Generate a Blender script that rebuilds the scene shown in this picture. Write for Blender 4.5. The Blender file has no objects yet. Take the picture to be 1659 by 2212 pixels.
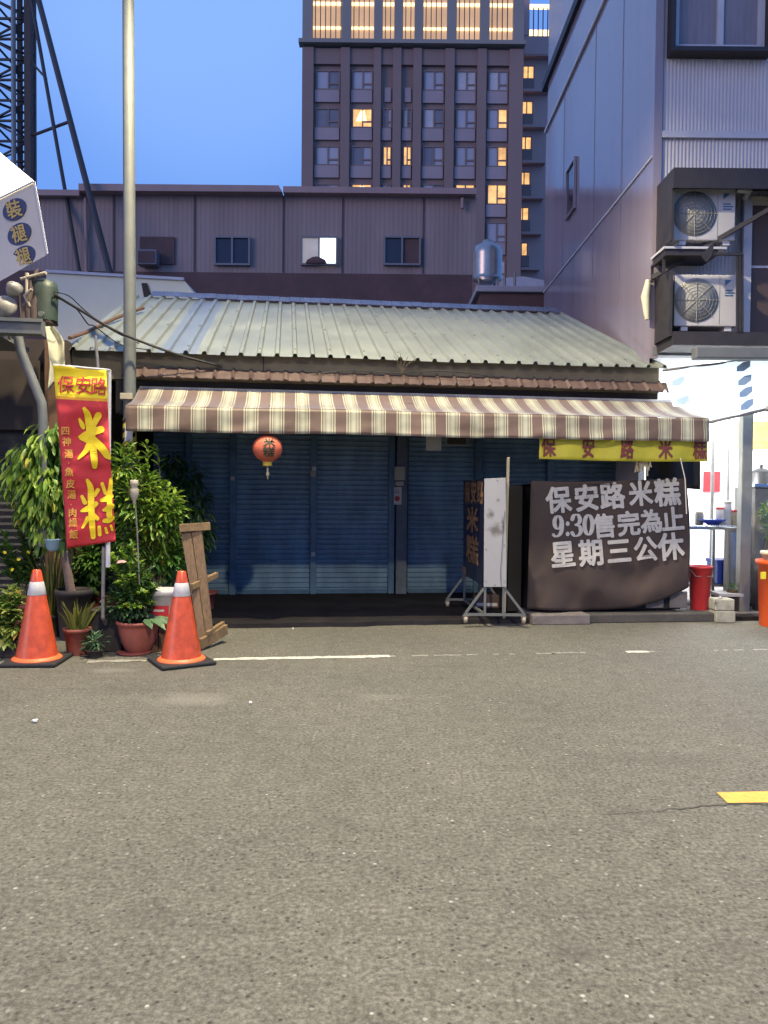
import bpy, math, random
from mathutils import Vector, Matrix, noise

R = math.radians
rnd = random.Random(7)
scene = bpy.context.scene
COL = scene.collection

# ------------------------------------------------------------------ camera
F, CX, CY, EYE = 1661.0, 829.5, 1106.0, 1.5          # focal length and centre for a 1659 x 2212 frame
CAM = Vector((0, 0, EYE))
ROT = Matrix.Rotation(R(90 - 1.5), 3, 'X') @ Matrix.Rotation(R(0.54), 3, 'Z')
cd = bpy.data.cameras.new('camera')
cd.sensor_fit = 'VERTICAL'; cd.sensor_height = 36; cd.sensor_width = 27
cd.lens = 36 * F / 2212
cd.clip_start = 0.05; cd.clip_end = 2000
cam = bpy.data.objects.new('camera', cd); COL.objects.link(cam)
cam.matrix_world = Matrix.Translation(CAM) @ ROT.to_4x4()
scene.camera = cam

# ------------------------------------------------------------------ sky, sun, exposure
world = bpy.data.worlds.new('World'); scene.world = world
world.use_nodes = True
wn = world.node_tree.nodes; wl = world.node_tree.links
bg = wn['Background']
sky = wn.new('ShaderNodeTexSky'); sky.sky_type = 'NISHITA'; sky.sun_disc = False
SUN_EL, SUN_AZ = R(5.0), R(230)
sky.sun_elevation = SUN_EL; sky.sun_rotation = SUN_AZ
sky.air_density = 1.0; sky.dust_density = 0.2; sky.ozone_density = 6.0
tint = wn.new('ShaderNodeMix'); tint.data_type = 'RGBA'; tint.blend_type = 'MULTIPLY'
tint.inputs[0].default_value = 1.0
tint.inputs[7].default_value = (0.62, 0.78, 1.3, 1)
flat = wn.new('ShaderNodeMix'); flat.data_type = 'RGBA'
flat.inputs[0].default_value = 0.8
flat.inputs[7].default_value = (1.15, 2.5, 6.3, 1)
wl.new(sky.outputs[0], tint.inputs[6]); wl.new(tint.outputs[2], flat.inputs[6])
# thin dusk cloud
wtc = wn.new('ShaderNodeTexCoord'); wmp = wn.new('ShaderNodeMapping'); wmp.inputs['Scale'].default_value = (1.2, 1.2, 4)
wno = wn.new('ShaderNodeTexNoise'); wno.inputs['Scale'].default_value = 2.2; wno.inputs['Detail'].default_value = 5
wrp = wn.new('ShaderNodeValToRGB'); wrp.color_ramp.elements[0].position = .38; wrp.color_ramp.elements[1].position = .75
wrp.color_ramp.elements[0].color = (0, 0, 0, 1); wrp.color_ramp.elements[1].color = (.3, .3, .3, 1)
cl = wn.new('ShaderNodeMix'); cl.data_type = 'RGBA'; cl.inputs[7].default_value = (1.6, 2.8, 6.1, 1)
wl.new(wtc.outputs['Generated'], wmp.inputs[0]); wl.new(wmp.outputs[0], wno.inputs[0]); wl.new(wno.outputs[0], wrp.inputs[0])
wl.new(wrp.outputs[0], cl.inputs[0]); wl.new(flat.outputs[2], cl.inputs[6]); wl.new(cl.outputs[2], bg.inputs[0])
# street lamp glare painted into the sky as a soft pale patch
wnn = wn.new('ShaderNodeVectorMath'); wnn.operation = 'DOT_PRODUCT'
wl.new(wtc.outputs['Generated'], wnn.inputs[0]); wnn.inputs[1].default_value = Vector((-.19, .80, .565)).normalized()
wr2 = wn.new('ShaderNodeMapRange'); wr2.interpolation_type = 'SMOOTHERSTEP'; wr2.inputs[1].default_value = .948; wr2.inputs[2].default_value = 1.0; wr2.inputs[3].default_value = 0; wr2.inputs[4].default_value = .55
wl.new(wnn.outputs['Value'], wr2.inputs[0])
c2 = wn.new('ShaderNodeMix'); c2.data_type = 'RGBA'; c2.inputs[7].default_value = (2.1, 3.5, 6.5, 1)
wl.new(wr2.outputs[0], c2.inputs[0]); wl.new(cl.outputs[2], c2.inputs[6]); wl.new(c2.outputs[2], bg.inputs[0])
bg.inputs[1].default_value = 0.12

sun = bpy.data.lights.new('dusk_sun', 'SUN'); sun.energy = 0.6; sun.angle = R(28); sun.color = (1, .72, .66)
so = bpy.data.objects.new('dusk_sun', sun); COL.objects.link(so)
so.rotation_euler = (R(90) - SUN_EL - R(8), 0, R(-50))

vs = scene.view_settings
vs.view_transform = 'Standard'; vs.look = 'None'; vs.gamma = 1; vs.exposure = 0.5; vs.use_curve_mapping = False
scene.cycles.use_denoising = True
scene.cycles.max_bounces = 8
scene.cycles.sample_clamp_indirect = 6

# ------------------------------------------------------------------ placing helpers
def ray(px, py): return ROT @ Vector(((px - CX) / F, (CY - py) / F, -1))
def P(px, py, Y):                         # point seen at a pixel, Y metres in front of the camera
    r = ray(px, py); return CAM + r * (Y / r.y)
def G(px, py, z=0.0):                     # point of the level z seen at a pixel
    r = ray(px, py); return CAM + r * ((z - EYE) / r.z)
TH = R(7.2)                               # the street front runs at this angle to the picture
U = Vector((math.cos(TH), math.sin(TH), 0)); N = Vector((-math.sin(TH), math.cos(TH), 0))
def S(s, t, z): return U * s + N * t + Vector((0, 0, z))
def FP(px, py, t):                        # (s, z) on the front-parallel plane at distance t
    r = ray(px, py); p = CAM + r * (t / r.dot(N)); return p.dot(U), p.z
def ST(p): return p.dot(U), p.dot(N)
I = lambda x, y, z: Vector((x, y, z))

def c5(x, y): return ((x * .3706) * .864, (880 + y * .3706) * .864)
def c6(x, y): return ((560 + x * .3858) * .864, (900 + y * .3858) * .864)
def c7(x, y): return ((1100 + x * .4943) * .864, (900 + y * .4943) * .864)
def cf(x, y): return ((100 + x * .2261) * .864, (900 + y * .2261) * .864)     # flag
def cp(x, y): return ((250 + x * .2893) * .864, (1040 + y * .2893) * .864)    # pallet side
def cl_(x, y): return ((x * .2893) * .864, (1040 + y * .2893) * .864)         # plants
def cs(x, y): return ((1130 + x * .2079) * .864, (1120 + y * .2079) * .864)   # wheeled sign
def ct(x, y): return (604.8 + .3646 * x, .3646 * y)                           # tower block
def c8(x, y): return ((1600 + x * .3708) * .864, (780 + y * .3708) * .864)    # lit shop

# ------------------------------------------------------------------ mesh builder
class MB:
    def __init__(s): s.v = []; s.f = []; s.mi = []; s.sm = []; s.cur = 0
    def add(s, vs_, fs, smooth=False):
        b = len(s.v); s.v += [Vector(v) for v in vs_]
        for f in fs:
            s.f.append([b + i for i in f]); s.mi.append(s.cur); s.sm.append(smooth)
        return s
    def box(s, a, b, fr=I):
        x0, y0, z0 = a; x1, y1, z1 = b
        vs_ = [fr(x, y, z) for z in (z0, z1) for y in (y0, y1) for x in (x0, x1)]
        return s.add(vs_, [(0, 2, 3, 1), (4, 5, 7, 6), (0, 1, 5, 4), (2, 6, 7, 3), (0, 4, 6, 2), (1, 3, 7, 5)])
    def quad(s, a, b, c, d): return s.add([a, b, c, d], [(0, 1, 2, 3)])
    def prism(s, pts, vec):
        n = len(pts); vec = Vector(vec); pts = [Vector(p) for p in pts]
        vs_ = pts + [p + vec for p in pts]
        fs = [tuple(range(n))[::-1], tuple(range(n, 2 * n))] + [(i, (i + 1) % n, n + (i + 1) % n, n + i) for i in range(n)]
        return s.add(vs_, fs)
    def bar(s, a, b, w, h=None, up=(0, 0, 1)):
        a = Vector(a); b = Vector(b); h = h or w; d = (b - a).normalized(); up = Vector(up)
        if abs(d.dot(up)) > .98: up = Vector((0, 1, 0))
        x = d.cross(up).normalized(); y = x.cross(d)
        return s.prism([a + x * (i * w / 2) + y * (j * h / 2) for i, j in ((-1, -1), (1, -1), (1, 1), (-1, 1))], b - a)
    def tube(s, pts, r, n=8, caps=True):
        pts = [Vector(p) for p in pts]; rs = r if isinstance(r, (list, tuple)) else [r] * len(pts)
        vs_ = []; fs = []; up = None
        for i, p in enumerate(pts):
            d = (pts[min(i + 1, len(pts) - 1)] - pts[max(i - 1, 0)]).normalized()
            if up is None: up = Vector((0, 0, 1)) if abs(d.z) < .9 else Vector((1, 0, 0))
            x = d.cross(up).normalized(); y = x.cross(d).normalized(); up = y
            for k in range(n):
                a = 2 * math.pi * k / n; vs_.append(p + (x * math.cos(a) + y * math.sin(a)) * rs[i])
        for i in range(len(pts) - 1):
            for k in range(n):
                fs.append((i * n + k, i * n + (k + 1) % n, (i + 1) * n + (k + 1) % n, (i + 1) * n + k))
        s.add(vs_, fs, True)
        if caps:
            m = len(pts) - 1
            s.add(vs_[:n], [tuple(range(n))[::-1]]); s.add(vs_[m * n:], [tuple(range(n))])
        return s
    def lathe(s, prof, c=(0, 0, 0), n=24, smooth=True, closed=True):
        c = Vector(c); vs_ = []; fs = []
        for r, z in prof:
            for k in range(n):
                a = 2 * math.pi * k / n; vs_.append(c + Vector((r * math.cos(a), r * math.sin(a), z)))
        for i in range(len(prof) - 1):
            for k in range(n):
                fs.append((i * n + k, i * n + (k + 1) % n, (i + 1) * n + (k + 1) % n, (i + 1) * n + k))
        s.add(vs_, fs, smooth)
        if closed:
            m = len(prof) - 1
            if prof[0][0] > 1e-4: s.add(vs_[:n], [tuple(range(n))[::-1]])
            if prof[m][0] > 1e-4: s.add(vs_[m * n:], [tuple(range(n))])
        return s
    def grid(s, nu, nv, fn, smooth=True):
        vs_ = [fn(i / nu, j / nv) for j in range(nv + 1) for i in range(nu + 1)]
        w = nu + 1
        return s.add(vs_, [(j * w + i, j * w + i + 1, (j + 1) * w + i + 1, (j + 1) * w + i) for j in range(nv) for i in range(nu)], smooth)
    def leaf(s, p, d, nrm, L, W):
        d = d.normalized(); x = d.cross(nrm)
        if x.length < 1e-3: x = d.cross(Vector((.3, .5, .8)))
        x.normalize(); n = x.cross(d)
        q = lambda a, b, c: p + d * (a * L) + x * (b * W / 2) + n * (c * L)
        vs_ = [q(0, 0, 0), q(.35, -.95, .06), q(.35, 0, .0), q(.35, .95, .06), q(.7, -.75, .0), q(.7, 0, -.05), q(.7, .75, .0), q(1, 0, -.16)]
        return s.add(vs_, [(0, 1, 2), (0, 2, 3), (1, 4, 5, 2), (2, 5, 6, 3), (4, 7, 5), (5, 7, 6)])
    def build(s, name, mats, parent=None, bevel=0, solid=0, smooth=None):
        W = wm(parent).inverted() if parent else None
        me = bpy.data.meshes.new(name)
        me.from_pydata([W @ v if W else v for v in s.v], [], s.f)
        if not isinstance(mats, (list, tuple)): mats = [mats]
        for m in mats: me.materials.append(m)
        me.polygons.foreach_set('material_index', s.mi)
        me.polygons.foreach_set('use_smooth', s.sm if smooth is None else [smooth] * len(s.sm))
        me.update()
        o = bpy.data.objects.new(name, me); COL.objects.link(o)
        if parent: o.parent = parent
        if solid:
            md = o.modifiers.new('thickness', 'SOLIDIFY'); md.thickness = solid; md.offset = 0
        if bevel:
            md = o.modifiers.new('edges', 'BEVEL'); md.width = bevel; md.segments = 2; md.limit_method = 'ANGLE'; md.angle_limit = R(40)
        return o

def wm(o):
    m = Matrix.Translation(o.location) @ o.rotation_euler.to_matrix().to_4x4()
    return wm(o.parent) @ m if o.parent else m
def thing(name, label, cat, loc=(0, 0, 0), rz=0, group=None):
    o = bpy.data.objects.new(name, None); COL.objects.link(o); o.empty_display_size = .1
    o.location = loc; o.rotation_euler = (0, 0, rz)
    return tag(o, label, cat, group)
def tag(o, label, cat, group=None):
    o['label'] = label; o['category'] = cat
    if group: o['group'] = group
    return o
def struct(o, kind='structure'): o['kind'] = kind; return o
def dup(root, loc, rz, label=None):
    r = root.copy(); COL.objects.link(r); r.location = loc; r.rotation_euler = (0, 0, rz)
    if label: r['label'] = label
    for ch in list(root.children):
        c = ch.copy(); COL.objects.link(c); c.parent = r
        for g in list(ch.children):
            d = g.copy(); COL.objects.link(d); d.parent = c
    return r

# ------------------------------------------------------------------ materials
def mat(name, col, rough=.6, var=.15, scale=6, metal=0, bump=0, bscale=None, spec=.5, emis=None, es=0, detail=5, stretch=None, trans=0):
    m = bpy.data.materials.new(name); m.use_nodes = True
    nt = m.node_tree; b = nt.nodes['Principled BSDF']; L = nt.links
    b.inputs['Roughness'].default_value = rough; b.inputs['Metallic'].default_value = metal
    b.inputs['Specular IOR Level'].default_value = spec
    b.inputs['Base Color'].default_value = (*col, 1)
    if trans: b.inputs['Transmission Weight'].default_value = trans
    if var or bump:
        tc = nt.nodes.new('ShaderNodeTexCoord'); mp = nt.nodes.new('ShaderNodeMapping')
        if stretch: mp.inputs['Scale'].default_value = stretch
        L.new(tc.outputs['Object'], mp.inputs[0])
    if var:
        no = nt.nodes.new('ShaderNodeTexNoise'); no.inputs['Scale'].default_value = scale; no.inputs['Detail'].default_value = detail
        no.inputs['Roughness'].default_value = .65
        L.new(mp.outputs[0], no.inputs[0])
        rp = nt.nodes.new('ShaderNodeValToRGB')
        rp.color_ramp.elements[0].position = .3; rp.color_ramp.elements[1].position = .72
        rp.color_ramp.elements[0].color = (*[c * (1 - var) for c in col], 1)
        rp.color_ramp.elements[1].color = (*[min(1, c * (1 + var)) for c in col], 1)
        L.new(no.outputs[0], rp.inputs[0]); L.new(rp.outputs[0], b.inputs['Base Color'])
        mr = nt.nodes.new('ShaderNodeMapRange'); mr.inputs[3].default_value = max(0, rough - .1); mr.inputs[4].default_value = min(1, rough + .12)
        L.new(no.outputs[0], mr.inputs[0]); L.new(mr.outputs[0], b.inputs['Roughness'])
    if bump:
        n2 = nt.nodes.new('ShaderNodeTexNoise'); n2.inputs['Scale'].default_value = bscale or scale * 6; n2.inputs['Detail'].default_value = 4
        L.new(mp.outputs[0], n2.inputs[0])
        bu = nt.nodes.new('ShaderNodeBump'); bu.inputs['Strength'].default_value = bump; bu.inputs['Distance'].default_value = .02
        L.new(n2.outputs[0], bu.inputs['Height']); L.new(bu.outputs[0], b.inputs['Normal'])
    if emis and var:
        r3 = nt.nodes.new('ShaderNodeValToRGB'); r3.color_ramp.elements[0].position = .3; r3.color_ramp.elements[1].position = .7
        r3.color_ramp.elements[0].color = (*[c * (1 - var) for c in emis], 1); r3.color_ramp.elements[1].color = (*[c * (1 + var) for c in emis], 1)
        L.new(no.outputs[0], r3.inputs[0]); L.new(r3.outputs[0], b.inputs['Emission Color']); b.inputs['Emission Strength'].default_value = es
    elif emis:
        b.inputs['Emission Color'].default_value = (*emis, 1); b.inputs['Emission Strength'].default_value = es
    return m

def leafmat(name, c1, c2, rough=.45):
    m = bpy.data.materials.new(name); m.use_nodes = True
    nt = m.node_tree; b = nt.nodes['Principled BSDF']; L = nt.links
    g = nt.nodes.new('ShaderNodeNewGeometry'); rp = nt.nodes.new('ShaderNodeValToRGB')
    rp.color_ramp.elements[0].color = (*c1, 1); rp.color_ramp.elements[1].color = (*c2, 1); rp.color_ramp.elements[1].position = .93; e3 = rp.color_ramp.elements.new(1.0); e3.color = (c2[0] * 1.5 + .03, c2[1] * .9, c2[2] * .8, 1)
    L.new(g.outputs['Random Per Island'], rp.inputs[0]); L.new(rp.outputs[0], b.inputs['Base Color'])
    b.inputs['Roughness'].default_value = rough
    tr = nt.nodes.new('ShaderNodeBsdfTranslucent'); mx = nt.nodes.new('ShaderNodeMixShader'); mx.inputs[0].default_value = .35
    L.new(rp.outputs[0], tr.inputs[0]); L.new(b.outputs[0], mx.inputs[1]); L.new(tr.outputs[0], mx.inputs[2])
    L.new(mx.outputs[0], nt.nodes['Material Output'].inputs[0])
    return m

def asphalt():
    m = bpy.data.materials.new('asphalt'); m.use_nodes = True
    nt = m.node_tree; L = nt.links; b = nt.nodes['Principled BSDF']
    tc = nt.nodes.new('ShaderNodeTexCoord')
    def noi(sc, det=4, ro=.6):
        n = nt.nodes.new('ShaderNodeTexNoise'); n.inputs['Scale'].default_value = sc; n.inputs['Detail'].default_value = det; n.inputs['Roughness'].default_value = ro
        L.new(tc.outputs['Object'], n.inputs[0]); return n.outputs[0]
    def ramp(src, stops):
        r = nt.nodes.new('ShaderNodeValToRGB'); e = r.color_ramp.elements
        while len(e) < len(stops): e.new(.5)
        for k, (p, c) in enumerate(stops):
            e[k].position = p; e[k].color = (*c, 1) if len(c) == 3 else c
        L.new(src, r.inputs[0]); return r.outputs[0]
    def mix(fac, a, bb, mode='MIX'):
        x = nt.nodes.new('ShaderNodeMix'); x.data_type = 'RGBA'; x.blend_type = mode
        for s_, v in ((0, fac), (6, a), (7, bb)):
            if isinstance(v, (int, float)): x.inputs[s_].default_value = v
            elif isinstance(v, tuple): x.inputs[s_].default_value = (*v, 1)
            else: L.new(v, x.inputs[s_])
        return x.outputs[2]
    base = ramp(noi(48, 4, .75), [(.3, (.05, .048, .041)), (.5, (.128, .123, .103)), (.7, (.225, .216, .186))])
    big = ramp(noi(.7, 5, .6), [(.3, (.86, .86, .86)), (.7, (1.12, 1.11, 1.08))])
    c = mix(1, base, big, 'MULTIPLY')
    c = mix(1, c, ramp(noi(9, 3, .6), [(.32, (.86, .86, .85)), (.68, (1.1, 1.1, 1.1))]), 'MULTIPLY')
    vo = nt.nodes.new('ShaderNodeTexVoronoi'); vo.inputs['Scale'].default_value = 46
    L.new(tc.outputs['Object'], vo.inputs[0])
    sep = nt.nodes.new('ShaderNodeSeparateColor'); L.new(vo.outputs['Color'], sep.inputs[0])
    mth = nt.nodes.new('ShaderNodeMath'); mth.operation = 'GREATER_THAN'; mth.inputs[1].default_value = .895; L.new(sep.outputs[0], mth.inputs[0])
    near = ramp(vo.outputs['Distance'], [(.25, (1, 1, 1)), (.42, (0, 0, 0))])
    fl = nt.nodes.new('ShaderNodeMath'); fl.operation = 'MULTIPLY'; L.new(mth.outputs[0], fl.inputs[0]); L.new(near, fl.inputs[1])
    stone = ramp(sep.outputs[1], [(.0, (.14, .135, .115)), (.75, (.21, .205, .18)), (.93, (.28, .27, .24)), (1, (.42, .41, .38))])
    c = mix(fl.outputs[0], c, stone)
    # dark pits
    m2 = nt.nodes.new('ShaderNodeMath'); m2.operation = 'LESS_THAN'; m2.inputs[1].default_value = .1; L.new(sep.outputs[0], m2.inputs[0])
    f2 = nt.nodes.new('ShaderNodeMath'); f2.operation = 'MULTIPLY'; L.new(m2.outputs[0], f2.inputs[0]); L.new(near, f2.inputs[1])
    c = mix(f2.outputs[0], c, (.05, .047, .04))
    # worn pale dusty patches
    def patch(cx, cy, rx, ry, amt, col):
        mp = nt.nodes.new('ShaderNodeMapping'); mp.inputs['Location'].default_value = (-cx / rx, -cy / ry, 0); mp.inputs['Scale'].default_value = (1 / rx, 1 / ry, 0)
        L.new(tc.outputs['Object'], mp.inputs[0])
        ln = nt.nodes.new('ShaderNodeVectorMath'); ln.operation = 'LENGTH'; L.new(mp.outputs[0], ln.inputs[0])
        ad = nt.nodes.new('ShaderNodeMath'); ad.operation = 'MULTIPLY_ADD'; ad.inputs[1].default_value = .9; L.new(noi(3.5, 5), ad.inputs[0]); L.new(ln.outputs['Value'], ad.inputs[2])
        return ramp(ad.outputs[0], [(.55, (amt, amt, amt)), (1, (0, 0, 0))])
    g1 = G(415, 1510); g2 = G(830, 1505); g3 = G(240, 1448)
    for g, rx, ry, a in ((g1, .75, .35, .5), (g2, .35, .15, .3), (g3, .45, .2, .5)):
        c = mix(patch(g.x, g.y, rx, ry, a, None), c, (.25, .24, .205))
    for px, py, rx, ry, a in ((250, 1490, .8, .2, .4), (1450, 1640, .9, .3, .3), (700, 1780, .5, .3, .28), (1250, 2060, .22, .14, .45), (330, 1980, .3, .2, .3), (980, 1440, .9, .16, .3), (1150, 1555, 1.3, .14, .25)):
        g = G(px, py); c = mix(patch(g.x, g.y, rx, ry, a, None), c, (.075, .071, .06))
    L.new(c, b.inputs['Base Color'])
    b.inputs['Roughness'].default_value = .82; b.inputs['Specular IOR Level'].default_value = .3
    bu = nt.nodes.new('ShaderNodeBump'); bu.inputs['Strength'].default_value = .5; bu.inputs['Distance'].default_value = .006
    L.new(noi(110, 3, .7), bu.inputs['Height']); L.new(bu.outputs[0], b.inputs['Normal'])
    return m

def stripes():
    m = bpy.data.materials.new('striped_canvas'); m.use_nodes = True
    nt = m.node_tree; L = nt.links; b = nt.nodes['Principled BSDF']
    tc = nt.nodes.new('ShaderNodeTexCoord'); sp = nt.nodes.new('ShaderNodeSeparateXYZ'); L.new(tc.outputs['Object'], sp.inputs[0])
    a = nt.nodes.new('ShaderNodeMath'); a.operation = 'DIVIDE'; a.inputs[1].default_value = .2725; L.new(sp.outputs[0], a.inputs[0])
    fr = nt.nodes.new('ShaderNodeMath'); fr.operation = 'FRACT'; L.new(a.outputs[0], fr.inputs[0])
    rp = nt.nodes.new('ShaderNodeValToRGB'); rp.color_ramp.interpolation = 'CONSTANT'; e = rp.color_ramp.elements
    br = (.135, .082, .062); cr = (.5, .47, .35); ol = (.16, .14, .095); pale = (.36, .355, .275)
    st = [(0, br), (.43, cr), (.47, ol), (.525, cr), (.56, (.27, .26, .18)), (.61, pale), (.665, (.45, .44, .33)), (.77, pale), (.82, (.27, .26, .18)), (.87, cr), (.905, ol), (.96, cr)]
    while len(e) < len(st): e.new(.5)
    for k, (p, c) in enumerate(st): e[k].position = p; e[k].color = (*c, 1)
    L.new(fr.outputs[0], rp.inputs[0])
    no = nt.nodes.new('ShaderNodeTexNoise'); no.inputs['Scale'].default_value = 3; no.inputs['Detail'].default_value = 6; L.new(tc.outputs['Object'], no.inputs[0])
    r2 = nt.nodes.new('ShaderNodeValToRGB'); r2.color_ramp.elements[0].position = .3; r2.color_ramp.elements[0].color = (.6, .58, .54, 1); r2.color_ramp.elements[1].position = .65
    L.new(no.outputs[0], r2.inputs[0])
    x = nt.nodes.new('ShaderNodeMix'); x.data_type = 'RGBA'; x.blend_type = 'MULTIPLY'; x.inputs[0].default_value = 1
    L.new(rp.outputs[0], x.inputs[6]); L.new(r2.outputs[0], x.inputs[7]); L.new(x.outputs[2], b.inputs['Base Color'])
    b.inputs['Roughness'].default_value = .6; b.inputs['Sheen Weight'].default_value = .45; b.inputs['Sheen Roughness'].default_value = .5
    return m

M = {}
def mk(k, *a, **kw): M[k] = mat(k, *a, **kw)
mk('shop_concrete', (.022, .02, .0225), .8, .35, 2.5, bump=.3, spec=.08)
mk('white_paint', (.55, .53, .46), .8, .45, 30)
mk('worn_paint', (.3, .29, .25), .8, .4, 25)
mk('yellow_paint', (.7, .4, .08), .75, .2, 20)
mk('crack_dark', (.075, .072, .062), .9, .3)
mk('roof_green', (.188, .203, .172), .38, .24, 1.3, spec=.55)
mk('roof_blue_reflection', (.135, .16, .195), .35, .15, 2)
mk('ridge_blue', (.13, .15, .22), .25, .2, 3, metal=.4)
mk('cream_fascia', (.18, .15, .095), .8, .3, 2)
mk('tile_brown', (.088, .058, .053), .5, .3, 5)
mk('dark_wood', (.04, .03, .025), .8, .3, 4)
mk('shutter_blue', (.155, .245, .335), .45, .34, 2.2, stretch=(1.4, 1, .5))
mk('post_blue', (.075, .14, .21), .4, .3, 4)
mk('pillar_grey', (.1, .12, .15), .6, .3, 5)
mk('beige_plastic', (.36, .32, .24), .5, .1)
mk('paper', (.5, .48, .46), .8, .1)
mk('red_print', (.35, .05, .04), .7, .1)
mk('steel_grey', (.21, .2, .185), .45, .2, 12, metal=.15)
mk('galvanised', (.125, .135, .132), .6, .1, 9, metal=.1)
mk('stainless', (.55, .56, .58), .22, .12, 5, metal=1)
mk('column_steel', (.3, .3, .26), .35, .12, 5, metal=.5)
mk('chrome', (.42, .4, .37), .3, .15, 3, metal=.7)
mk('cloth_brown', (.052, .036, .032), .85, .12, 8)
mk('letter_grey', (.45, .43, .41), .85, .16, 20)
mk('black_sheet', (.012, .011, .012), .7, .3, 4)
mk('yellow_cloth', (.56, .5, .04), .6, .1, 6)
mk('maroon_print', (.2, .045, .04), .7, .1)
mk('flag_red', (.5, .028, .035), .7, .1, 8)
mk('flag_yellow', (.8, .62, .015), .7, .08, 8)
mk('flag_orange', (.7, .33, .02), .7, .08, 8)
mk('flag_letter', (.8, .58, .01), .7, .05, 8)
mk('flag_faded', (.62, .3, .05), .7, .1, 8)
mk('pole_white', (.55, .54, .56), .45, .1)
mk('cone_orange', (.55, .08, .028), .34, .28, 12)
mk('cone_flange', (.85, .16, .05), .45, .15, 9)
mk('cone_white', (.58, .56, .56), .45, .18, 14)
mk('rubber_black', (.018, .018, .02), .75, .2, 20)
mk('pallet_wood', (.165, .105, .062), .85, .35, 9, stretch=(6, 6, 1), bump=.3)
mk('pallet_edge', (.23, .15, .075), .85, .35, 12, bump=.2)
mk('terracotta', (.26, .075, .055), .7, .2, 9)
mk('pot_red', (.24, .065, .055), .55, .2, 8)
mk('pot_dark', (.03, .024, .022), .7, .3, 8)
mk('soil', (.025, .018, .012), .95, .3, 30)
mk('wood_plank', (.12, .065, .035), .85, .3, 8)
mk('stem_brown', (.12, .09, .06), .85, .3, 20)
mk('trunk_pink', (.22, .15, .115), .85, .2, 20)
mk('bucket_white', (.6, .57, .55), .45, .1, 8)
mk('plastic_blue', (.18, .3, .4), .5, .1)
mk('navy', (.008, .01, .03), .35, .2, 3)
mk('gold_letter', (.17, .1, .05), .7, .45, 20)
mk('panel_white', (.31, .31, .33), .5, .06, 3)
mk('burnt', (.2, .18, .16), .8, .4, 12)
mk('cable_black', (.015, .015, .015), .6, 0)
mk('cable_brown', (.1, .05, .03), .7, .2)
mk('lantern_red', (.6, .135, .075), .55, .12, 6)
mk('lantern_gold', (.55, .4, .06), .6, .15)
mk('lantern_ink', (.05, .06, .03), .7, .1)
mk('ware_wall', (.295, .225, .21), .75, .18, .5, stretch=(3, 1, .3))
mk('ware_dark', (.12, .07, .065), .85, .25, 1.5)
mk('ware_roof', (.36, .24, .22), .6, .15, 1)
mk('frame_alu', (.2, .19, .2), .4, .1)
mk('glass_dark', (.03, .032, .045), .12, .1, 2)
mk('glass_dim', (.25, .24, .24), .3, .15, 1.5, emis=(1, .92, .92), es=.2)
mk('tower_wall', (.245, .162, .138), .7, .1, .15)
mk('tower_top', (.27, .235, .2), .7, .08, .2)
mk('tower_panel', (.36, .27, .27), .6, .1, .4)
mk('tower_glass', (.4, .37, .4), .3, .12, .3)
mk('tower_glass_dark', (.2, .18, .2), .25, .15, .6)
mk('tower_glass_pale', (.52, .47, .47), .5, .15, .9)
mk('wing_wall', (.5, .31, .27), .7, .1, .15)
mk('warm_window', (.45, .32, .16), .6, .4, 1.1, emis=(1, .52, .16), es=.75)
mk('warm_bright', (.8, .6, .4), .6, 0, emis=(1, .74, .36), es=1.6)
mk('warm_soft', (.4, .3, .2), .6, .15, .3, emis=(1, .6, .33), es=.4)
mk('led_strip', (.9, .7, .4), .5, 0, emis=(1, .7, .34), es=1.7)
mk('slat_brown', (.12, .08, .06), .6, .1, 1)
mk('cold_window', (.9, .9, .9), .5, 0, emis=(.9, .97, 1), es=2.0)
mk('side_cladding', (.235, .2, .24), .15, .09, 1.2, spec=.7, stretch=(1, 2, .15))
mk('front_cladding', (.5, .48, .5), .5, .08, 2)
mk('trim_light', (.46, .46, .5), .45, .08)
mk('dark_steel', (.026, .022, .024), .55, .25, 6)
mk('brown_panel', (.085, .055, .048), .6, .12, 3)
mk('ac_white', (.43, .42, .42), .5, .06, 4)
mk('ac_grille', (.27, .27, .255), .6, .1, 20)
mk('ac_logo', (.04, .12, .24), .5, 0)
mk('curtain', (.2, .2, .24), .9, .15, 6, stretch=(5, 5, .3))
mk('beam_grey', (.13, .14, .145), .5, .15, 4)
mk('shop_white', (.82, .83, .85), .6, .04, 2)
mk('tube_light', (.9, .9, .9), .5, 0, emis=(.93, .98, 1), es=14)
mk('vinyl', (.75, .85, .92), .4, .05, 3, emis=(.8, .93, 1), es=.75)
mk('vinyl_blue', (.5, .7, .86), .5, .1)
mk('bucket_red', (.5, .03, .035), .4, .12, 7)
mk('bin_orange', (.72, .1, .02), .4, .1, 7)
mk('concrete_block', (.34, .34, .28), .9, .25, 14, bump=.4)
mk('concrete_dark', (.07, .065, .06), .9, .3, 5, bump=.3)
mk('concrete_mid', (.16, .14, .135), .9, .25, 6, bump=.3)
mk('crate_blue', (.02, .05, .35), .5, .1)
mk('poster_orange', (.75, .3, .08), .6, .5, 9)
mk('left_wall', (.045, .033, .027), .85, .35, 2)
mk('left_shutter', (.036, .033, .032), .6, .3, 3)
mk('pale_wall', (.68, .66, .5), .7, .08, .8)
mk('sheet_cream', (.5, .48, .36), .6, .12, 4)
mk('sign_face', (.9, .88, .75), .5, 0, emis=(1, .95, .78), es=2.6)
mk('sign_side', (.5, .47, .42), .5, .06, 3)
mk('sign_blue', (.03, .045, .12), .6, .1)
mk('sign_gold', (.5, .36, .1), .6, .1)
mk('drum_green', (.028, .045, .032), .5, .3, 6)
mk('pipe_rust', (.06, .04, .035), .7, .3, 8)
mk('lattice', (.045, .036, .034), .6, .3, 2)
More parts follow.
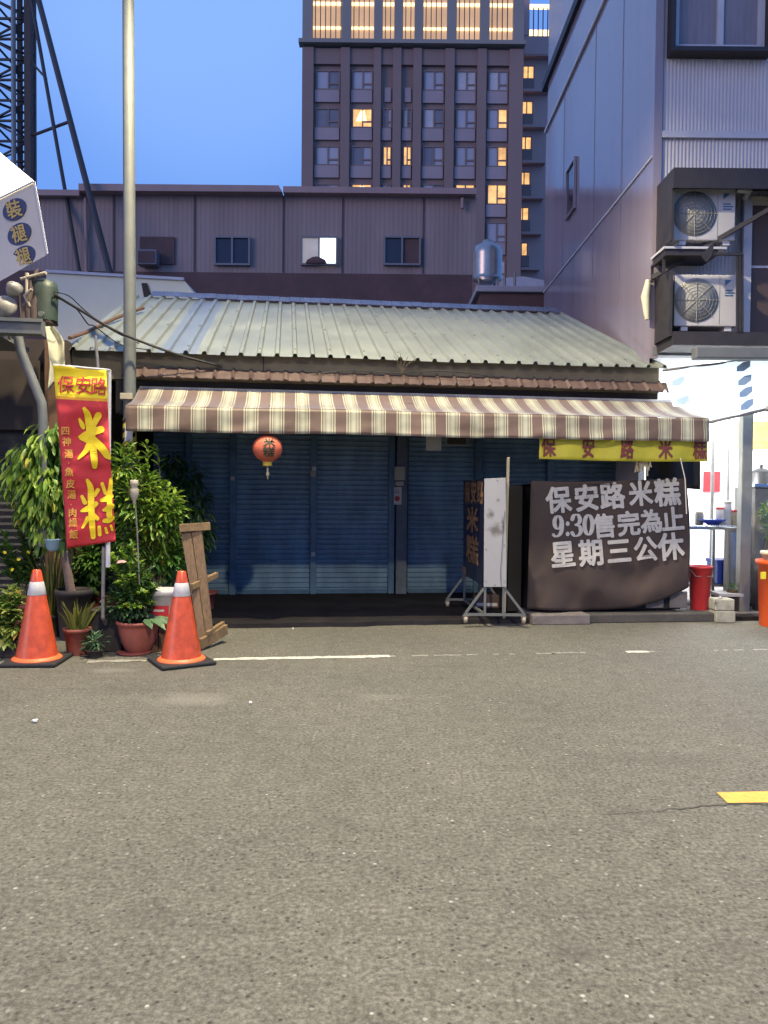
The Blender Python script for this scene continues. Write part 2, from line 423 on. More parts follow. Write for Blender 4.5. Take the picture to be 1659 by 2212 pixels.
mk('stick_yellow', (.42, .36, .24), .7, .2, 12)
mk('wrap_yellow', (.75, .62, .03), .5, .1)
mk('hut_roof', (.35, .34, .36), .6, .1, 2)
mk('petal_pink', (.75, .4, .36), .6, .1)
mk('litter_white', (.7, .7, .68), .8, .1)
mk('lamp_glass', (.9, .9, .85), .4, 0, emis=(1, .85, .6), es=25)
M['asphalt'] = asphalt(); M['stripes'] = stripes()
M['leaf_bright'] = leafmat('leaf_bright', (.06, .17, .018), (.3, .43, .06))
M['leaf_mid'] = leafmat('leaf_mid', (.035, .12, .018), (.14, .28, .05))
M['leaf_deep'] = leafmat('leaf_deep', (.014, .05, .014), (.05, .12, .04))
M['leaf_pale'] = leafmat('leaf_pale', (.1, .2, .03), (.36, .42, .11))
M['leaf_blade'] = leafmat('leaf_blade', (.08, .11, .025), (.28, .28, .06))
M['leaf_blue'] = leafmat('leaf_blue', (.04, .11, .05), (.13, .24, .11))

# ------------------------------------------------------------------ lettering
_gc = {}
def glyph(ch, off=0.0):
    k = (ch, off)
    if k not in _gc:
        cu = bpy.data.curves.new('glyph', 'FONT'); cu.body = ch; cu.size = 1; cu.offset = off; cu.resolution_u = 3
        o = bpy.data.objects.new('glyph', cu); COL.objects.link(o)
        bpy.context.view_layer.update()
        dg = bpy.context.evaluated_depsgraph_get()
        me = bpy.data.meshes.new_from_object(o.evaluated_get(dg), depsgraph=dg)
        _gc[k] = ([(v.co.x, v.co.y) for v in me.vertices], [tuple(p.vertices) for p in me.polygons])
        bpy.data.objects.remove(o); bpy.data.curves.remove(cu); bpy.data.meshes.remove(me)
    return _gc[k]
_vs, _ = glyph('\u570b'); EMX = (min(v[0] for v in _vs) + max(v[0] for v in _vs)) / 2; EMY = (min(v[1] for v in _vs) + max(v[1] for v in _vs)) / 2
EMS = max(v[1] for v in _vs) - min(v[1] for v in _vs)
def put(mb, ch, fn, cx, cy, w, h=None, off=.02, rot=0.0, centre=None):
    """one character centred at (cx, cy) in a surface's own (x right, y down) units; fn maps them to 3D.
    Bold strokes are the glyph repeated a little to each side, each copy a hair in front of the last."""
    vs_, fs = glyph(ch, 0.0); h = h or w; c, s_ = math.cos(rot), math.sin(rot)
    mx, my = (EMX, EMY)
    if centre:
        mx = (min(v[0] for v in vs_) + max(v[0] for v in vs_)) / 2; my = (min(v[1] for v in vs_) + max(v[1] for v in vs_)) / 2
    shifts = [(0, 0)] + [(off * math.cos(k * math.pi / 4 + .4), off * math.sin(k * math.pi / 4 + .4)) for k in range(8)] if off else [(0, 0)]
    for k, (ox, oy) in enumerate(shifts):
        out = []
        for x, y in vs_:
            a = ((x - mx) / EMS + ox) * w; b = -((y - my) / EMS + oy) * h
            out.append(fn(cx + a * c - b * s_, cy + a * s_ + b * c, .0003 * k))
        mb.add(out, [f[::-1] for f in fs])
def smooth_line(pts, sub=6):
    out = []; n = len(pts)
    for i in range(n - 1):
        p0, p1, p2, p3 = pts[max(i - 1, 0)], pts[i], pts[i + 1], pts[min(i + 2, n - 1)]
        for k in range(sub):
            t = k / sub
            out.append(tuple(.5 * (2 * b + (c - a) * t + (2 * a - 5 * b + 4 * c - d) * t * t + (3 * b - a - 3 * c + d) * t ** 3) for a, b, c, d in zip(p0, p1, p2, p3)))
    return out + [tuple(pts[-1])]
def brush(mb, pts, fn, lift=0.0):
    q = smooth_line(pts) if len(pts) > 2 else smooth_line([pts[0], tuple((a + b) / 2 for a, b in zip(*pts)), pts[1]])
    Lp = []; Rp = []
    for i, (x, y, r) in enumerate(q):
        a = q[min(i + 1, len(q) - 1)]; b = q[max(i - 1, 0)]
        dx, dy = a[0] - b[0], a[1] - b[1]; l = math.hypot(dx, dy) or 1
        Lp.append((x - dy / l * r, y + dx / l * r)); Rp.append((x + dy / l * r, y - dx / l * r))
    def cap(i, sgn):
        x, y, r = q[i]; j = (1, 0) if i == 0 else (-1, -2)
        dx, dy = q[j[0]][0] - q[j[1]][0], q[j[0]][1] - q[j[1]][1]; a0 = math.atan2(dy, dx)
        return [(x + r * math.cos(a0 + sgn * math.pi / 2 * (1 - k / 4) + (math.pi if i == 0 else 0)), y + r * math.sin(a0 + sgn * math.pi / 2 * (1 - k / 4) + (math.pi if i == 0 else 0))) for k in range(1, 8)]
    n = len(q); vs_ = [fn(x, y, lift) for x, y in Lp + Rp]
    fs = [(i, n + i, n + i + 1, i + 1) for i in range(n - 1)]
    for i, base in ((0, (0, n)), (n - 1, (n - 1, 2 * n - 1))):
        cc = cap(i, 1); c0 = len(vs_); vs_.append(fn(q[i][0], q[i][1], lift)); vs_ += [fn(x, y, lift) for x, y in cc]
        ids = list(range(c0 + 1, c0 + 1 + len(cc)))
        for u_, w_ in zip(ids, ids[1:]): fs.append((c0, u_, w_))
        e0, e1 = vs_[ids[0]], vs_[ids[-1]]
        for bb in base:
            near = ids[0] if (vs_[bb] - e0).length < (vs_[bb] - e1).length else ids[-1]
            fs.append((c0, near, bb))
    mb.add(vs_, fs)

# ================================================================== SETTING
o = MB().quad(I(-150, -60, 0), I(150, -60, 0), I(150, 240, 0), I(-150, 240, 0)).build('road', M['asphalt']); struct(o)

TS = ST(G(660, 1283, .05))[1]             # shutters
TA, TB = 8.3, 9.06                        # awning front and back
s0 = FP(330, 1283, TS)[0]; s1 = FP(1520, 1283, 9.6)[0]
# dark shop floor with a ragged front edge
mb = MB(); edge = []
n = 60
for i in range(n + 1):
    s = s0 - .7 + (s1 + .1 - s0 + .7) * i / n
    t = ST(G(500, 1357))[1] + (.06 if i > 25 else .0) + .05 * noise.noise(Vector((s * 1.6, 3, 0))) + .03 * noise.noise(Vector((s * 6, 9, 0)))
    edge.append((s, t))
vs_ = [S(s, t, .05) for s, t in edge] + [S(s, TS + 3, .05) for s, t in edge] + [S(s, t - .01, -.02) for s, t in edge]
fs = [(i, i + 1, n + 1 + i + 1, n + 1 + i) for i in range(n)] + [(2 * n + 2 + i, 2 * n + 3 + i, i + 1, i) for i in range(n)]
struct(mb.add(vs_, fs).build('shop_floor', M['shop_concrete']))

def strip(name, pairs, m, z):
    b = MB()
    for (a, c, d, e) in pairs: b.quad(*[Vector((q.x, q.y, z)) for q in (a, c, d, e)])
    return struct(b.build(name, m))
# worn white edge line: long pieces and faint dashes
mbw = MB(); mbf = MB(); rr = random.Random(3)
la = G(455, 1425); lb = G(1659, 1403.5); ld = (lb - la).normalized(); ln = Vector((-ld.y, ld.x, 0)); LT = (lb - la).length
def pos_on(px): 
    d = ray(px, 1415)
    return -(d.x * la.y - d.y * la.x) / (d.x * ld.y - d.y * ld.x)
def dash(px0, px1, w, rag=.012, keep=1.0):
    tgt = mbw if keep == 1 else mbf
    a, b = pos_on(px0), pos_on(px1); k = max(2, int(abs(b - a) / .05)); up = []; dn = []
    for i in range(k + 1):
        q = la + ld * (a + (b - a) * i / k); q.z = .004
        up.append(q + ln * (w / 2 + rr.uniform(-rag, rag * .4))); dn.append(q - ln * (w / 2 + rr.uniform(-rag, rag * .4)))
    for i in range(k):
        if rr.random() < keep: tgt.add([dn[i], dn[i + 1], up[i + 1], up[i]], [(0, 1, 2, 3)])
dash(462, 842, .1, .02); dash(842, 1260, .05, .02, .45); dash(1190, 1265, .06, .02, .7); dash(1352, 1400, .085); dash(1400, 1440, .05, .02, .5); dash(1540, 1659, .05, .02, .5)
dash(190, 330, .09, .04, .9); dash(-80, 40, .08, .04, .7)
struct(mbw.build('road_edge_line', M['white_paint'])); struct(mbf.build('worn_edge_line', M['worn_paint']))
q = [G(1548, 1713), G(1572, 1736), G(1800, 1733), G(1800, 1708)]
strip('lane_marking', [(q[0], q[1], q[2], q[3])], M['yellow_paint'], .004)
mb = MB(); prev = None
for i in range(60):
    px = 1300 + i * 8; py = 1762 - 24 * min(1, i / 34) + 5 * noise.noise(Vector((i * .35, 0, 1))) ; w = (.002 if i < 20 else .005) * (1 + .6 * noise.noise(Vector((i * .7, 4, 0))))
    p = G(px, py); cur = (p + Vector((0, w, .003)), p + Vector((0, -w, .003)))
    if prev: mb.quad(prev[1], cur[1], cur[0], prev[0])
    prev = cur
struct(mb.build('road_crack', M['crack_dark']))

# ================================================================== SHOP
shop_s = FP(780, 1283, TS)[0]
shop = thing('shop_building', 'low single storey shop with green metal roof and closed blue shutters', 'shop', S(shop_s, TS, 0), TH)
TE = 8.98                                 # eave of the green roof
eL, zE1 = FP(138, 750, TE); eR, zE2 = FP(1425, 801, TE); zE = (zE1 + zE2) / 2
TR_ = 12.7
rL, zR1 = FP(330, 646, TR_); rR, zR2 = FP(1300, 679, TR_); zR = (zR1 + zR2) / 2
print('eave', eL, eR, zE1, zE2, 'ridge', rL, rR, zR1, zR2)
def roof_pt(s, k, h): return S(s, TE + (TR_ - TE) * k, zE + (zR - zE) * k + h + .01 * noise.noise(Vector((s * .8, k * 3, 0))))
per = .205; mb = MB()
def rib_profile(a, b):
    out = []; s = a
    while s < b - .01:
        out += [(s, 0), (s + .062, 0), (s + .078, .036), (s + .112, .036), (s + .128, 0)]; s += per
    return out + [(min(b, s), 0)]
pr = rib_profile(eL, eR)
K = 6
for j in range(K):
    for i in range(len(pr) - 1):
        mb.cur = 1 if (0.95 < pr[i][0] - eL < 1.42) else 0  # bluish strip: a reflection on the glossy sheets, put into the colour
        mb.add([roof_pt(pr[i][0], j / K, pr[i][1]), roof_pt(pr[i + 1][0], j / K, pr[i + 1][1]), roof_pt(pr[i + 1][0], (j + 1) / K, pr[i + 1][1]), roof_pt(pr[i][0], (j + 1) / K, pr[i][1])], [(0, 1, 2, 3)])
roof = mb.build('roof', [M['roof_green'], M['roof_blue_reflection']], shop, solid=.004)
mb = MB()
for i in range(int((eR - eL) / .41)):     # roof screws with pale washers
    for k in (.06, .38, .7, .95):
        p = roof_pt(eL + .095 + i * .41, k, .037); mb.lathe([(.014, 0), (.012, .008), (0, .012)], p, 8)
mb.build('roof_screw', M['galvanised'], roof)
mb = MB()
for i in range(40):
    a = rL + 0 + (eR - rL) * i / 40; b = rL + (eR - rL) * (i + 1) / 40 - .004
    h0 = .05 + .012 * noise.noise(Vector((i * 1.3, 2, 2)))
    mb.add([roof_pt(a, .965, h0), roof_pt(b, .965, h0), roof_pt(b, 1, h0 + .05), roof_pt(a, 1, h0 + .05), roof_pt(a, 1.04, h0), roof_pt(b, 1.04, h0)], [(0, 1, 2, 3), (3, 2, 5, 4)])
mb.build('ridge_cap', M['ridge_blue'], shop, solid=.004)
# rear roof slope (never seen from the street, closes the building)
mb = MB(); mb.quad(S(eL, TR_ + .02, zR - .03), S(eR, TR_ + .02, zR - .03), S(eR, TR_ + 3.6, zE), S(eL, TR_ + 3.6, zE)); mb.build('rear_roof', M['roof_green'], shop, solid=.01)
# upper front wall carrying the awning, with the cream fascia
TW = 9.12
wl_, wr_ = FP(250, 900, TW)[0], FP(1500, 900, TW)[0]
zb = FP(830, 905, TW)[1]; zt = zE + (zR - zE) * ((TW - TE) / (TR_ - TE)) - .03
fl_, fr_ = FP(142, 780, TW)[0], FP(1422, 800, TW)[0]
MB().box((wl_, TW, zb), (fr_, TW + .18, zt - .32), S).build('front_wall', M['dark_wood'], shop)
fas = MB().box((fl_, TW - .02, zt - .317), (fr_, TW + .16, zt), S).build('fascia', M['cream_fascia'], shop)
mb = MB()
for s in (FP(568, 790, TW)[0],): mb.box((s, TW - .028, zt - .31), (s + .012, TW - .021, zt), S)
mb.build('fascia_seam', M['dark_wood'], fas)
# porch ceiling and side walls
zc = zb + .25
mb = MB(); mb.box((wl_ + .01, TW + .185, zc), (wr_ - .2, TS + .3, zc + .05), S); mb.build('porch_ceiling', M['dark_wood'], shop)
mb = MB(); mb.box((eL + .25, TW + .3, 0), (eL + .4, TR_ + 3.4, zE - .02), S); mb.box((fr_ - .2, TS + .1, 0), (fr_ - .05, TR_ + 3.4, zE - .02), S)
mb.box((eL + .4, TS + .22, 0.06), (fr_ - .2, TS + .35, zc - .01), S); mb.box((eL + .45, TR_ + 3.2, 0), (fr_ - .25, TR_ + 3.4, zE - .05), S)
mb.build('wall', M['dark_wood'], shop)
# brown tiled canopy strip above the awning
TF = 8.93
tL, z1 = FP(262, 812, TF); tR, z2 = FP(1488, 850, TF); zf = (z1 + z2) / 2 - .0; zbk = zf + .13
print('tile', z1, z2, 'fascia', zt, zb, zE)
mb = MB(); nt_ = int((tR - tL) / .2) * 8
def tile(u, v):
    s = tL + (tR - tL) * u; ph = ((s - tL) / .2) % 1
    h = .034 * math.sin(ph / .22 * math.pi) if ph < .22 else .006 * math.sin((ph - .22) / .78 * math.pi)
    sag = .02 * noise.noise(Vector((s * .5, 1, 1)))
    return S(s, TF + (TW - TF - .02) * v, zf + (zbk - zf) * v + h + sag)
mb.grid(nt_, 3, tile, False)
te = mb.build('tile_canopy', M['tile_brown'], shop, solid=.014)
mb = MB()
for i in range(int((tR - tL) / .2)):
    if rr.random() < .35: mb.lathe([(.016, 0), (.014, .012), (0, .018)], tile((i * .2 + .05) / (tR - tL), .25), 8)
mb.build('tile_screw', M['galvanised'], te)
# roll shutters, posts, pillar
zsh = zc + .02
posts = [(400, 414), (495, 510), (669, 683), (837, 850), (1022, 1036), (1177, 1190), (1345, 1362)]
ps = [(FP(a, 1283, TS)[0], FP(b, 1283, TS)[0]) for a, b in posts]
pil = (FP(851, 1283, TS)[0], FP(873, 1283, TS)[0])
gaps = [(FP(330, 1283, TS)[0], ps[0][0])] + [(ps[i][1] if i != 3 else pil[1] + .05, ps[i + 1][0]) for i in range(len(ps) - 1)]
for k, (a, b) in enumerate(gaps):
    mb = MB(); z = .06; prof = []
    while z < zsh - .05: prof += [(z, .004), (z + .012, -.018), (z + .05, -.021), (z + .062, .004)]; z += .07
    for i in range(len(prof) - 1):
        (za, da), (zb_, db) = prof[i], prof[i + 1]
        mb.add([S(a, TS + .05 + da, za), S(b, TS + .05 + da, za), S(b, TS + .05 + db, zb_), S(a, TS + .05 + db, zb_)], [(0, 1, 2, 3)])
    sh = mb.build('roller_shutter', M['shutter_blue'], shop)
    MB().box((a + .01, TS + .015, .052), (b - .01, TS + .034, .11), S).build('bottom_rail', M['post_blue'], sh)
    if k in (2, 3): MB().box(((a + b) / 2 - .05, TS + .005, .5), ((a + b) / 2 + .05, TS + .034, .53), S).build('handle', M['post_blue'], sh)
for (a, b) in ps:
    MB().box((a, TS - .04, .051), (b, TS + .1, zsh), S).build('shutter_post', M['post_blue'], shop, bevel=.006)
MB().box((pil[0] + .012, TS - .1, .051), (pil[1] + .02, TS + .12, zsh), S).build('pillar', M['pillar_grey'], shop, bevel=.008)
def on(px0, py0, px1, py1, t, th): 
    a, z1_ = FP(px0, py0, t); b, z0_ = FP(px1, py1, t); return (a, t - th, z0_), (b, t, z1_)
pt = TS - .1
mbx = MB().box(*on(851, 1008, 873, 1038, pt - .002, .08), S).build('meter_box', M['beige_plastic'], shop, bevel=.006)
MB().box(*on(853, 1040, 871, 1050, pt - .002, .05), S).build('meter_box', M['beige_plastic'], shop, bevel=.005)
st_ = MB().box(*on(851, 1052, 867, 1090, pt - .002, .006), S).build('notice_sticker', M['paper'], shop)
a, zz = FP(858, 1077, pt - .012); mb = MB()
mb.lathe([(.038, 0), (.038, .002)], (0, 0, 0), 20)
mb.v = [S(a + v.x, pt - .0105 - v.z, zz + v.y) for v in mb.v]; mb.build('mark', M['red_print'], st_)
a, zz = FP(858, 1062, pt - .012); mb = MB()
for i in range(3): mb.box((a - .04, pt - .0115, zz - .02 + i * .022), (a + .035 - .01 * i, pt - .0085, zz - .012 + i * .022), S)
mb.build('print', M['pillar_grey'], st_)
for px, py in ((672, 1193), (674, 1008), (498, 1029)):
    MB().box(*on(px, py, px + 9, py + 9, TS - .042, .02), S).build('latch', M['paper'], shop, bevel=.003)
MB().box(*on(671, 1018, 682, 1030, TS - .042, .03), S).build('switch_box', M['beige_plastic'], shop, bevel=.004)
MB().box(*on(1027, 985, 1033, 1015, TS - .042, .03), S).build('switch_box', M['pillar_grey'], shop, bevel=.004)
# paper notice and frame on the beam under the awning
o = MB().box(*on(920, 940, 953, 974, 9.5, .004), S).build('paper_notice', M['paper']); tag(o, 'small grey paper notice hanging below the striped awning valance', 'notice')
mb = MB(); a, b = on(962, 935, 1010, 964, 9.5, .02)
mb.box((a[0], a[1], a[2]), (b[0], b[1], a[2] + .02), S); mb.box((a[0], a[1], a[2] + .02), (a[0] + .02, b[1], b[2]), S); mb.box((b[0] - .02, a[1], a[2] + .02), (b[0], b[1], b[2]), S)
mb.box((a[0], a[1], b[2]), (b[0], b[1], b[2] + .02), S)
o = mb.build('picture_frame', M['steel_grey']); tag(o, 'empty thin metal frame hanging under the awning right of the paper notice', 'frame')
mb = MB(); mb.box((a[0] + .02, b[1] - .008, a[2] + .02), (b[0] - .02, b[1] - .002, b[2]), S); mb.build('backing', M['dark_wood'], o)

# ================================================================== AWNING
aL, za1 = FP(272, 876, TA); aR, za2 = FP(1531, 903, TA); zA = (za1 + za2) / 2
zv1 = FP(281, 929, TA)[1]; zv2 = FP(1531, 955, TA)[1]; zV = (zv1 + zv2) / 2
bL, zb1 = FP(312, 833, TB); bR, zb2 = FP(1462, 866, TB); zB = (zb1 + zb2) / 2
print('awn', aL, aR, za1, za2, zv1, zv2, 'back', bL, bR, zb1, zb2)
awn = thing('awning', 'brown and cream striped canvas awning over the closed shop front', 'awning', S(aL, TB, zB), TH)
def sag(s): return .012 * noise.noise(Vector((s * .7, 5, 0)))
def top(u, v):
    s = aL + (aR - aL) * u
    return S(s, TA + (TB - TA) * v, zA + (zB - zA) * v - .05 * math.sin(math.pi * v) + .02 * noise.noise(Vector((s * 1.1, v * 2, 0))) * math.sin(math.pi * v) + sag(s) * (1 - v))
MB().grid(120, 10, top).build('canopy', M['stripes'], awn, solid=.004)
def val(u, v):
    s = aL + (aR - aL) * u
    return S(s, TA - .012 - .018 * v + (.04 * noise.noise(Vector((s * 2.3, v * 1.6, 3))) + .014 * noise.noise(Vector((s * 5 + v * 3, v * 1.5, 8)))) * v, zA - .005 + (zV - zA) * v * (1 + .04 * noise.noise(Vector((s * 1.3, 0, 7)))) + sag(s))
MB().grid(160, 8, val).build('valance', M['stripes'], awn, solid=.003)
for s, d in ((aL, -1), (aR, 1)):         # end flaps
    mb = MB()
    def flap(u, v):
        a = S(s, TA - .005 + (TB - TA) * .62 * u, 0)
        zt_ = zA + (zB - zA) * .62 * u - .05 * math.sin(math.pi * .62 * u) - .004
        return Vector((a.x, a.y, zt_ + (zV - zA) * v * (1 - .55 * u)))
    mb.grid(10, 5, flap).build('end_flap', M['stripes'], awn, solid=.003)
MB().tube([S(aL + .02, TA + .02, zA - .03), S(aR - .02, TA + .02, zA - .03)], .022).build('front_bar', M['galvanised'], awn)
MB().tube([S(aL + .02, TB - .03, zB - .06), S(aR - .1, TB - .03, zB - .06)], .03).build('roller', M['galvanised'], awn)
for s in (aL + .8, (aL + aR) / 2, aR - .8):
    MB().tube([S(s, TB - .02, zB - .1), S(s + .2, (TA + TB) / 2 + .05, zA - .08), S(s, TA + .03, zA - .04)], .018).build('arm', M['steel_grey'], awn)

# ------------------------------------------------------------------ yellow pelmet banner under the awning
yb = TA + .07
y0, zy1 = FP(1166, 951, yb); y1, zy2 = FP(1529, 996, yb)
zt1 = FP(1166, 940, yb)[1]; zb1_ = FP(1168, 991, yb)[1]; zt2 = FP(1529, 944, yb)[1]; zb2_ = FP(1529, 997, yb)[1]
ban = thing('hanging_banner', 'long yellow cloth banner with maroon characters hanging from the awning edge', 'banner', S(y0, yb, zt1), TH)
def yfn(u, v, off=0):
    s = y0 + (y1 - y0) * u
    zt_ = zt1 + (zt2 - zt1) * u - .025 * abs(math.sin(u * math.pi * 3)); zb_ = zb1_ + (zb2_ - zb1_) * u - .012 * math.sin(u * math.pi)
    return S(s, yb - off + .018 * math.sin(u * 21 + v) + .012 * noise.noise(Vector((u * 9, v * 2, 0))), zt_ + (zb_ - zt_) * v)
MB().grid(60, 6, yfn).build('cloth', M['yellow_cloth'], ban, solid=.002)
mb = MB()
for ch, px in zip('保安路米糕', (1185, 1268, 1350, 1434, 1511)):
    u = (px - 1166) / 363
    put(mb, ch, lambda x, y, e=0: yfn(u + x / 1.95, .48 + y / .21, .012 + e), 0, 0, .14, .17, .035)
mb.build('lettering', M['maroon_print'], ban)

# ------------------------------------------------------------------ lantern
lc = P(578, 969, 8.28)
lan = thing('paper_lantern', 'round red paper lantern with dark brush characters and a tassel under the awning', 'lantern', lc)
mb = MB(); prof = []
for i in range(25):
    a = -math.pi / 2 + math.pi * (i / 24); rad = .158 * math.cos(a); prof.append((max(.055, rad * (1 + .012 * (i % 2))), .145 * math.sin(a)))
mb.lathe(prof, lc, 32).build('shade', M['lantern_red'], lan)
MB().lathe([(.06, .138), (.06, .168), (.05, .172)], lc, 20).build('top_ring', M['maroon_print'], lan)
MB().lathe([(.05, -.185), (.052, -.142), (.06, -.138)], lc, 20).build('bottom_ring', M['lantern_gold'], lan)
mb = MB(); mb.tube([lc + Vector((0, 0, -.185)), lc + Vector((.004, 0, -.33))], [.012, .006], 6).tube([lc + Vector((.002, 0, -.25)), lc + Vector((.002, 0, -.29))], .018, 8)
mb.build('tassel', M['stick_yellow'], lan)
MB().tube([lc + Vector((0, 0, .17)), lc + Vector((0, .12, .48))], .004, 5).build('cord', M['cable_black'], lan)
def sph(x, y, e=.004):
    lon, lat = x, -y; rr_ = .158 + e
    return lc + Vector((rr_ * math.sin(lon) * math.cos(lat), -rr_ * math.cos(lon) * math.cos(lat), (.145 + e) * math.sin(lat)))
mb = MB(); put(mb, '米', lambda x, y, e=0: sph(x + .28, y - .42, .004 + e), 0, 0, .75, .65, .035); put(mb, '糕', lambda x, y, e=0: sph(x + .25, y + .32, .004 + e), 0, 0, .75, .7, .03)
mb.build('lettering', M['lantern_ink'], lan)

# ================================================================== COUNTER, CLOTH
TC = 8.62
k0 = FP(1146, 1300, TC)[0]; k1 = FP(1488, 1300, TC)[0]; zk = FP(1146, 1045, TC)[1]
cnt = thing('serving_counter', 'dark serving counter hidden under a brown notice cloth', 'counter', S(k0, TC, 0), TH)
MB().box((k0 + .03, TC + .1, .12), (k1 - .05, TC + 1.0, zk - .03), S).build('cabinet', M['black_sheet'], cnt, bevel=.01)
MB().box((k0 - .17, TC + .35, .07), (k0 - .0, TC + 1.05, zk - .02), S).build('side_panel', M['black_sheet'], cnt, bevel=.01)
for s in (k0 + .9, k1 - .5, k1 - .2): MB().box((s, TC + .07, .14), (s + .22, TC + .098, .32 + .03 * math.sin(s * 7)), S).build('drawer', M['concrete_mid'], cnt, bevel=.006)
cloth = thing('notice_cloth', 'dark brown cloth with grey painted opening hours draped over a counter', 'cloth', S(k0, TC, zk), TH)
def bez(pts, u):
    n_ = len(pts) - 1; i = min(int(u * n_), n_ - 1); t = u * n_ - i; return tuple(a + (b - a) * t for a, b in zip(pts[i], pts[i + 1]))
bot = [c7(440, 1258), c7(560, 1266), c7(700, 1268), c7(850, 1262), c7(980, 1252), c7(1100, 1222), c7(1190, 1185), c7(1257, 1150)]
topl = [c7(460, 612), c7(700, 616), c7(900, 612), c7(1100, 604), c7(1245, 600)]
def clpx(x, y, off=0.0):                  # display pixel -> cloth surface
    u = (x - 1142) / 348; v = (y - 1040) / 270
    w = .045 * noise.noise(Vector((u * 3.2, v * 1.4, 0))) + .012 * noise.noise(Vector((u * 11 + v * 4, v * 3, 6))) + .012 * math.sin(u * 34 + v * 9) * max(0, v - .68) * 2 + .02 * math.sin((u * 2.2 + v * 1.5) * 4) * (.3 + v)
    sw = math.hypot((u - .62) * 1.5, v - .42); w += .034 * math.sin(sw * 15) * max(0, min(1, (v - .62) * 4))
    s, z = FP(x, y, TC - off - w); return S(s, TC - off - w, z)
def clo(u, v):
    a = bez(topl, u); b = bez(bot, u); y = a[1] + (b[1] - a[1]) * v; x = a[0] + (b[0] - a[0]) * v
    if u > .9: x += 6 * math.sin(v * math.pi) * (u - .9) / .1
    return clpx(x, y)
MB().grid(60, 44, clo).build('front_drape', M['cloth_brown'], cloth, solid=.003)
mb = MB()                                 # cloth over the top and the left side
mb.grid(24, 6, lambda u, v: S(k0 + .0 + (k1 - k0 - .02) * u, TC + .0 + .95 * v, zk + .004 - .03 * v + .008 * noise.noise(Vector((u * 6, v * 4, 0)))))
mb.build('top_drape', M['cloth_brown'], cloth, solid=.003)
mb = MB()
for row in (('保', 600, 710, 118), ('安', 742, 700, 118), ('路', 872, 690, 118), ('米', 1015, 677, 112), ('糕', 1150, 672, 122),
            ('售', 832, 842, 108), ('完', 955, 830, 108), ('為', 1070, 818, 104), ('止', 1177, 808, 108),
            ('星', 622, 985, 118), ('期', 765, 977, 118), ('三', 905, 968, 118), ('公', 1040, 958, 112), ('休', 1168, 946, 122)):
    ch, x, y, w = row
    put(mb, ch, lambda a, b, e=0: clpx(*c7(a, b), .016 + e), x, y, w * .96, w * 1.04, .04, -.085)
def fat(fn_pts, thick, thin):
    q_ = smooth_line([(x, y, 0) for x, y in fn_pts], 6); out = []
    for i, p in enumerate(q_):
        a = q_[min(i + 1, len(q_) - 1)]; b = q_[max(i - 1, 0)]; l = math.hypot(a[0] - b[0], a[1] - b[1]) or 1
        out.append((p[0], p[1], thin + (thick - thin) * abs((a[1] - b[1]) / l) ** 1.5))
    return out
def num(pts, lift): brush(mb, fat(pts, 10.5, 4), lambda x, y, e: clpx(*c7(x, y), .016 + e), lift)
def ell(cx, cy, rx, ry, a0=0, a1=360, n_=16): return [(cx + rx * math.cos(R(a0 + (a1 - a0) * i / n_)), cy + ry * math.sin(R(a0 + (a1 - a0) * i / n_))) for i in range(n_ + 1)]
num(ell(597, 822, 18, 32), 0); num([(616, 815), (617, 850), (608, 880), (588, 893), (573, 884)], .001)
for y in (828, 880): brush(mb, [(646, y - 2, 9.5), (646, y + 2, 9.5)], lambda x, y_, e: clpx(*c7(x, y_), .016 + e))
num([(669, 806), (678, 786), (697, 784), (708, 804), (703, 824), (686, 834)], 0); num([(686, 834), (706, 842), (713, 864), (703, 884), (682, 890), (668, 874)], .001)
num(ell(751, 834, 20, 49), 0)
mb.build('lettering', M['letter_grey'], cloth)
# concrete slab the counter stands on
a = FP(1145, 1343, 8.52)[0]; b = FP(1268, 1343, 8.52)[0]; c = FP(1545, 1340, 8.52)[0]
o = MB().box((a, 8.42, .0), (b, 9.6, .115), S).build('concrete_slab', M['concrete_mid'], None, bevel=.012); tag(o, 'pale grey concrete slab under the left end of the counter cloth', 'slab')
o = MB().box((b + .006, 8.5, .0), (c, 9.6, .1), S).build('concrete_slab', M['concrete_dark'], None, bevel=.012); tag(o, 'dark stained concrete slab running right to the red bucket', 'slab')
# cord holding the cloth and a dark tarpaulin at the right end of the porch
p0 = P(1487, 1020, 8.75); o = MB().tube([P(1470, 990, 8.75), P(1480, 1035, 8.75), P(1483, 1110, 8.75)], .006, 6).build('tie_cord', M['paper']); tag(o, 'pale cord hanging from the yellow banner to the brown cloth', 'cord')
mb = MB()
def tarp(u, v):
    x = 1395 + 118 * u; y = 960 + (88 + 10 * u) * v
    s, z = FP(x, y, 9.0 + .05 * math.sin(u * 9)); return S(s, 9.0 + .05 * math.sin(u * 9), z)
o = mb.grid(16, 8, tarp).build('tarpaulin', M['black_sheet'], None, solid=.004); tag(o, 'black tarpaulin hanging at the right end of the awning', 'tarpaulin')
b_ = thing('dried_bundle', 'small pale bundle hanging below the yellow banner', 'bundle', P(1385, 1015, 8.9))
mb = MB()
for i in range(26):
    q0 = P(1372 + rr.uniform(0, 34), 992 + rr.uniform(-3, 6), 8.9 + rr.uniform(-.04, .04)); mb.tube([q0, q0 + Vector((rr.uniform(-.03, .03), 0, -rr.uniform(.06, .17)))], .008, 5)
mb.build('stalks', M['stick_yellow'], b_)
MB().tube([P(1385, 975, 8.9), P(1386, 1000, 8.9)], .006, 6).build('string', M['paper'], b_)

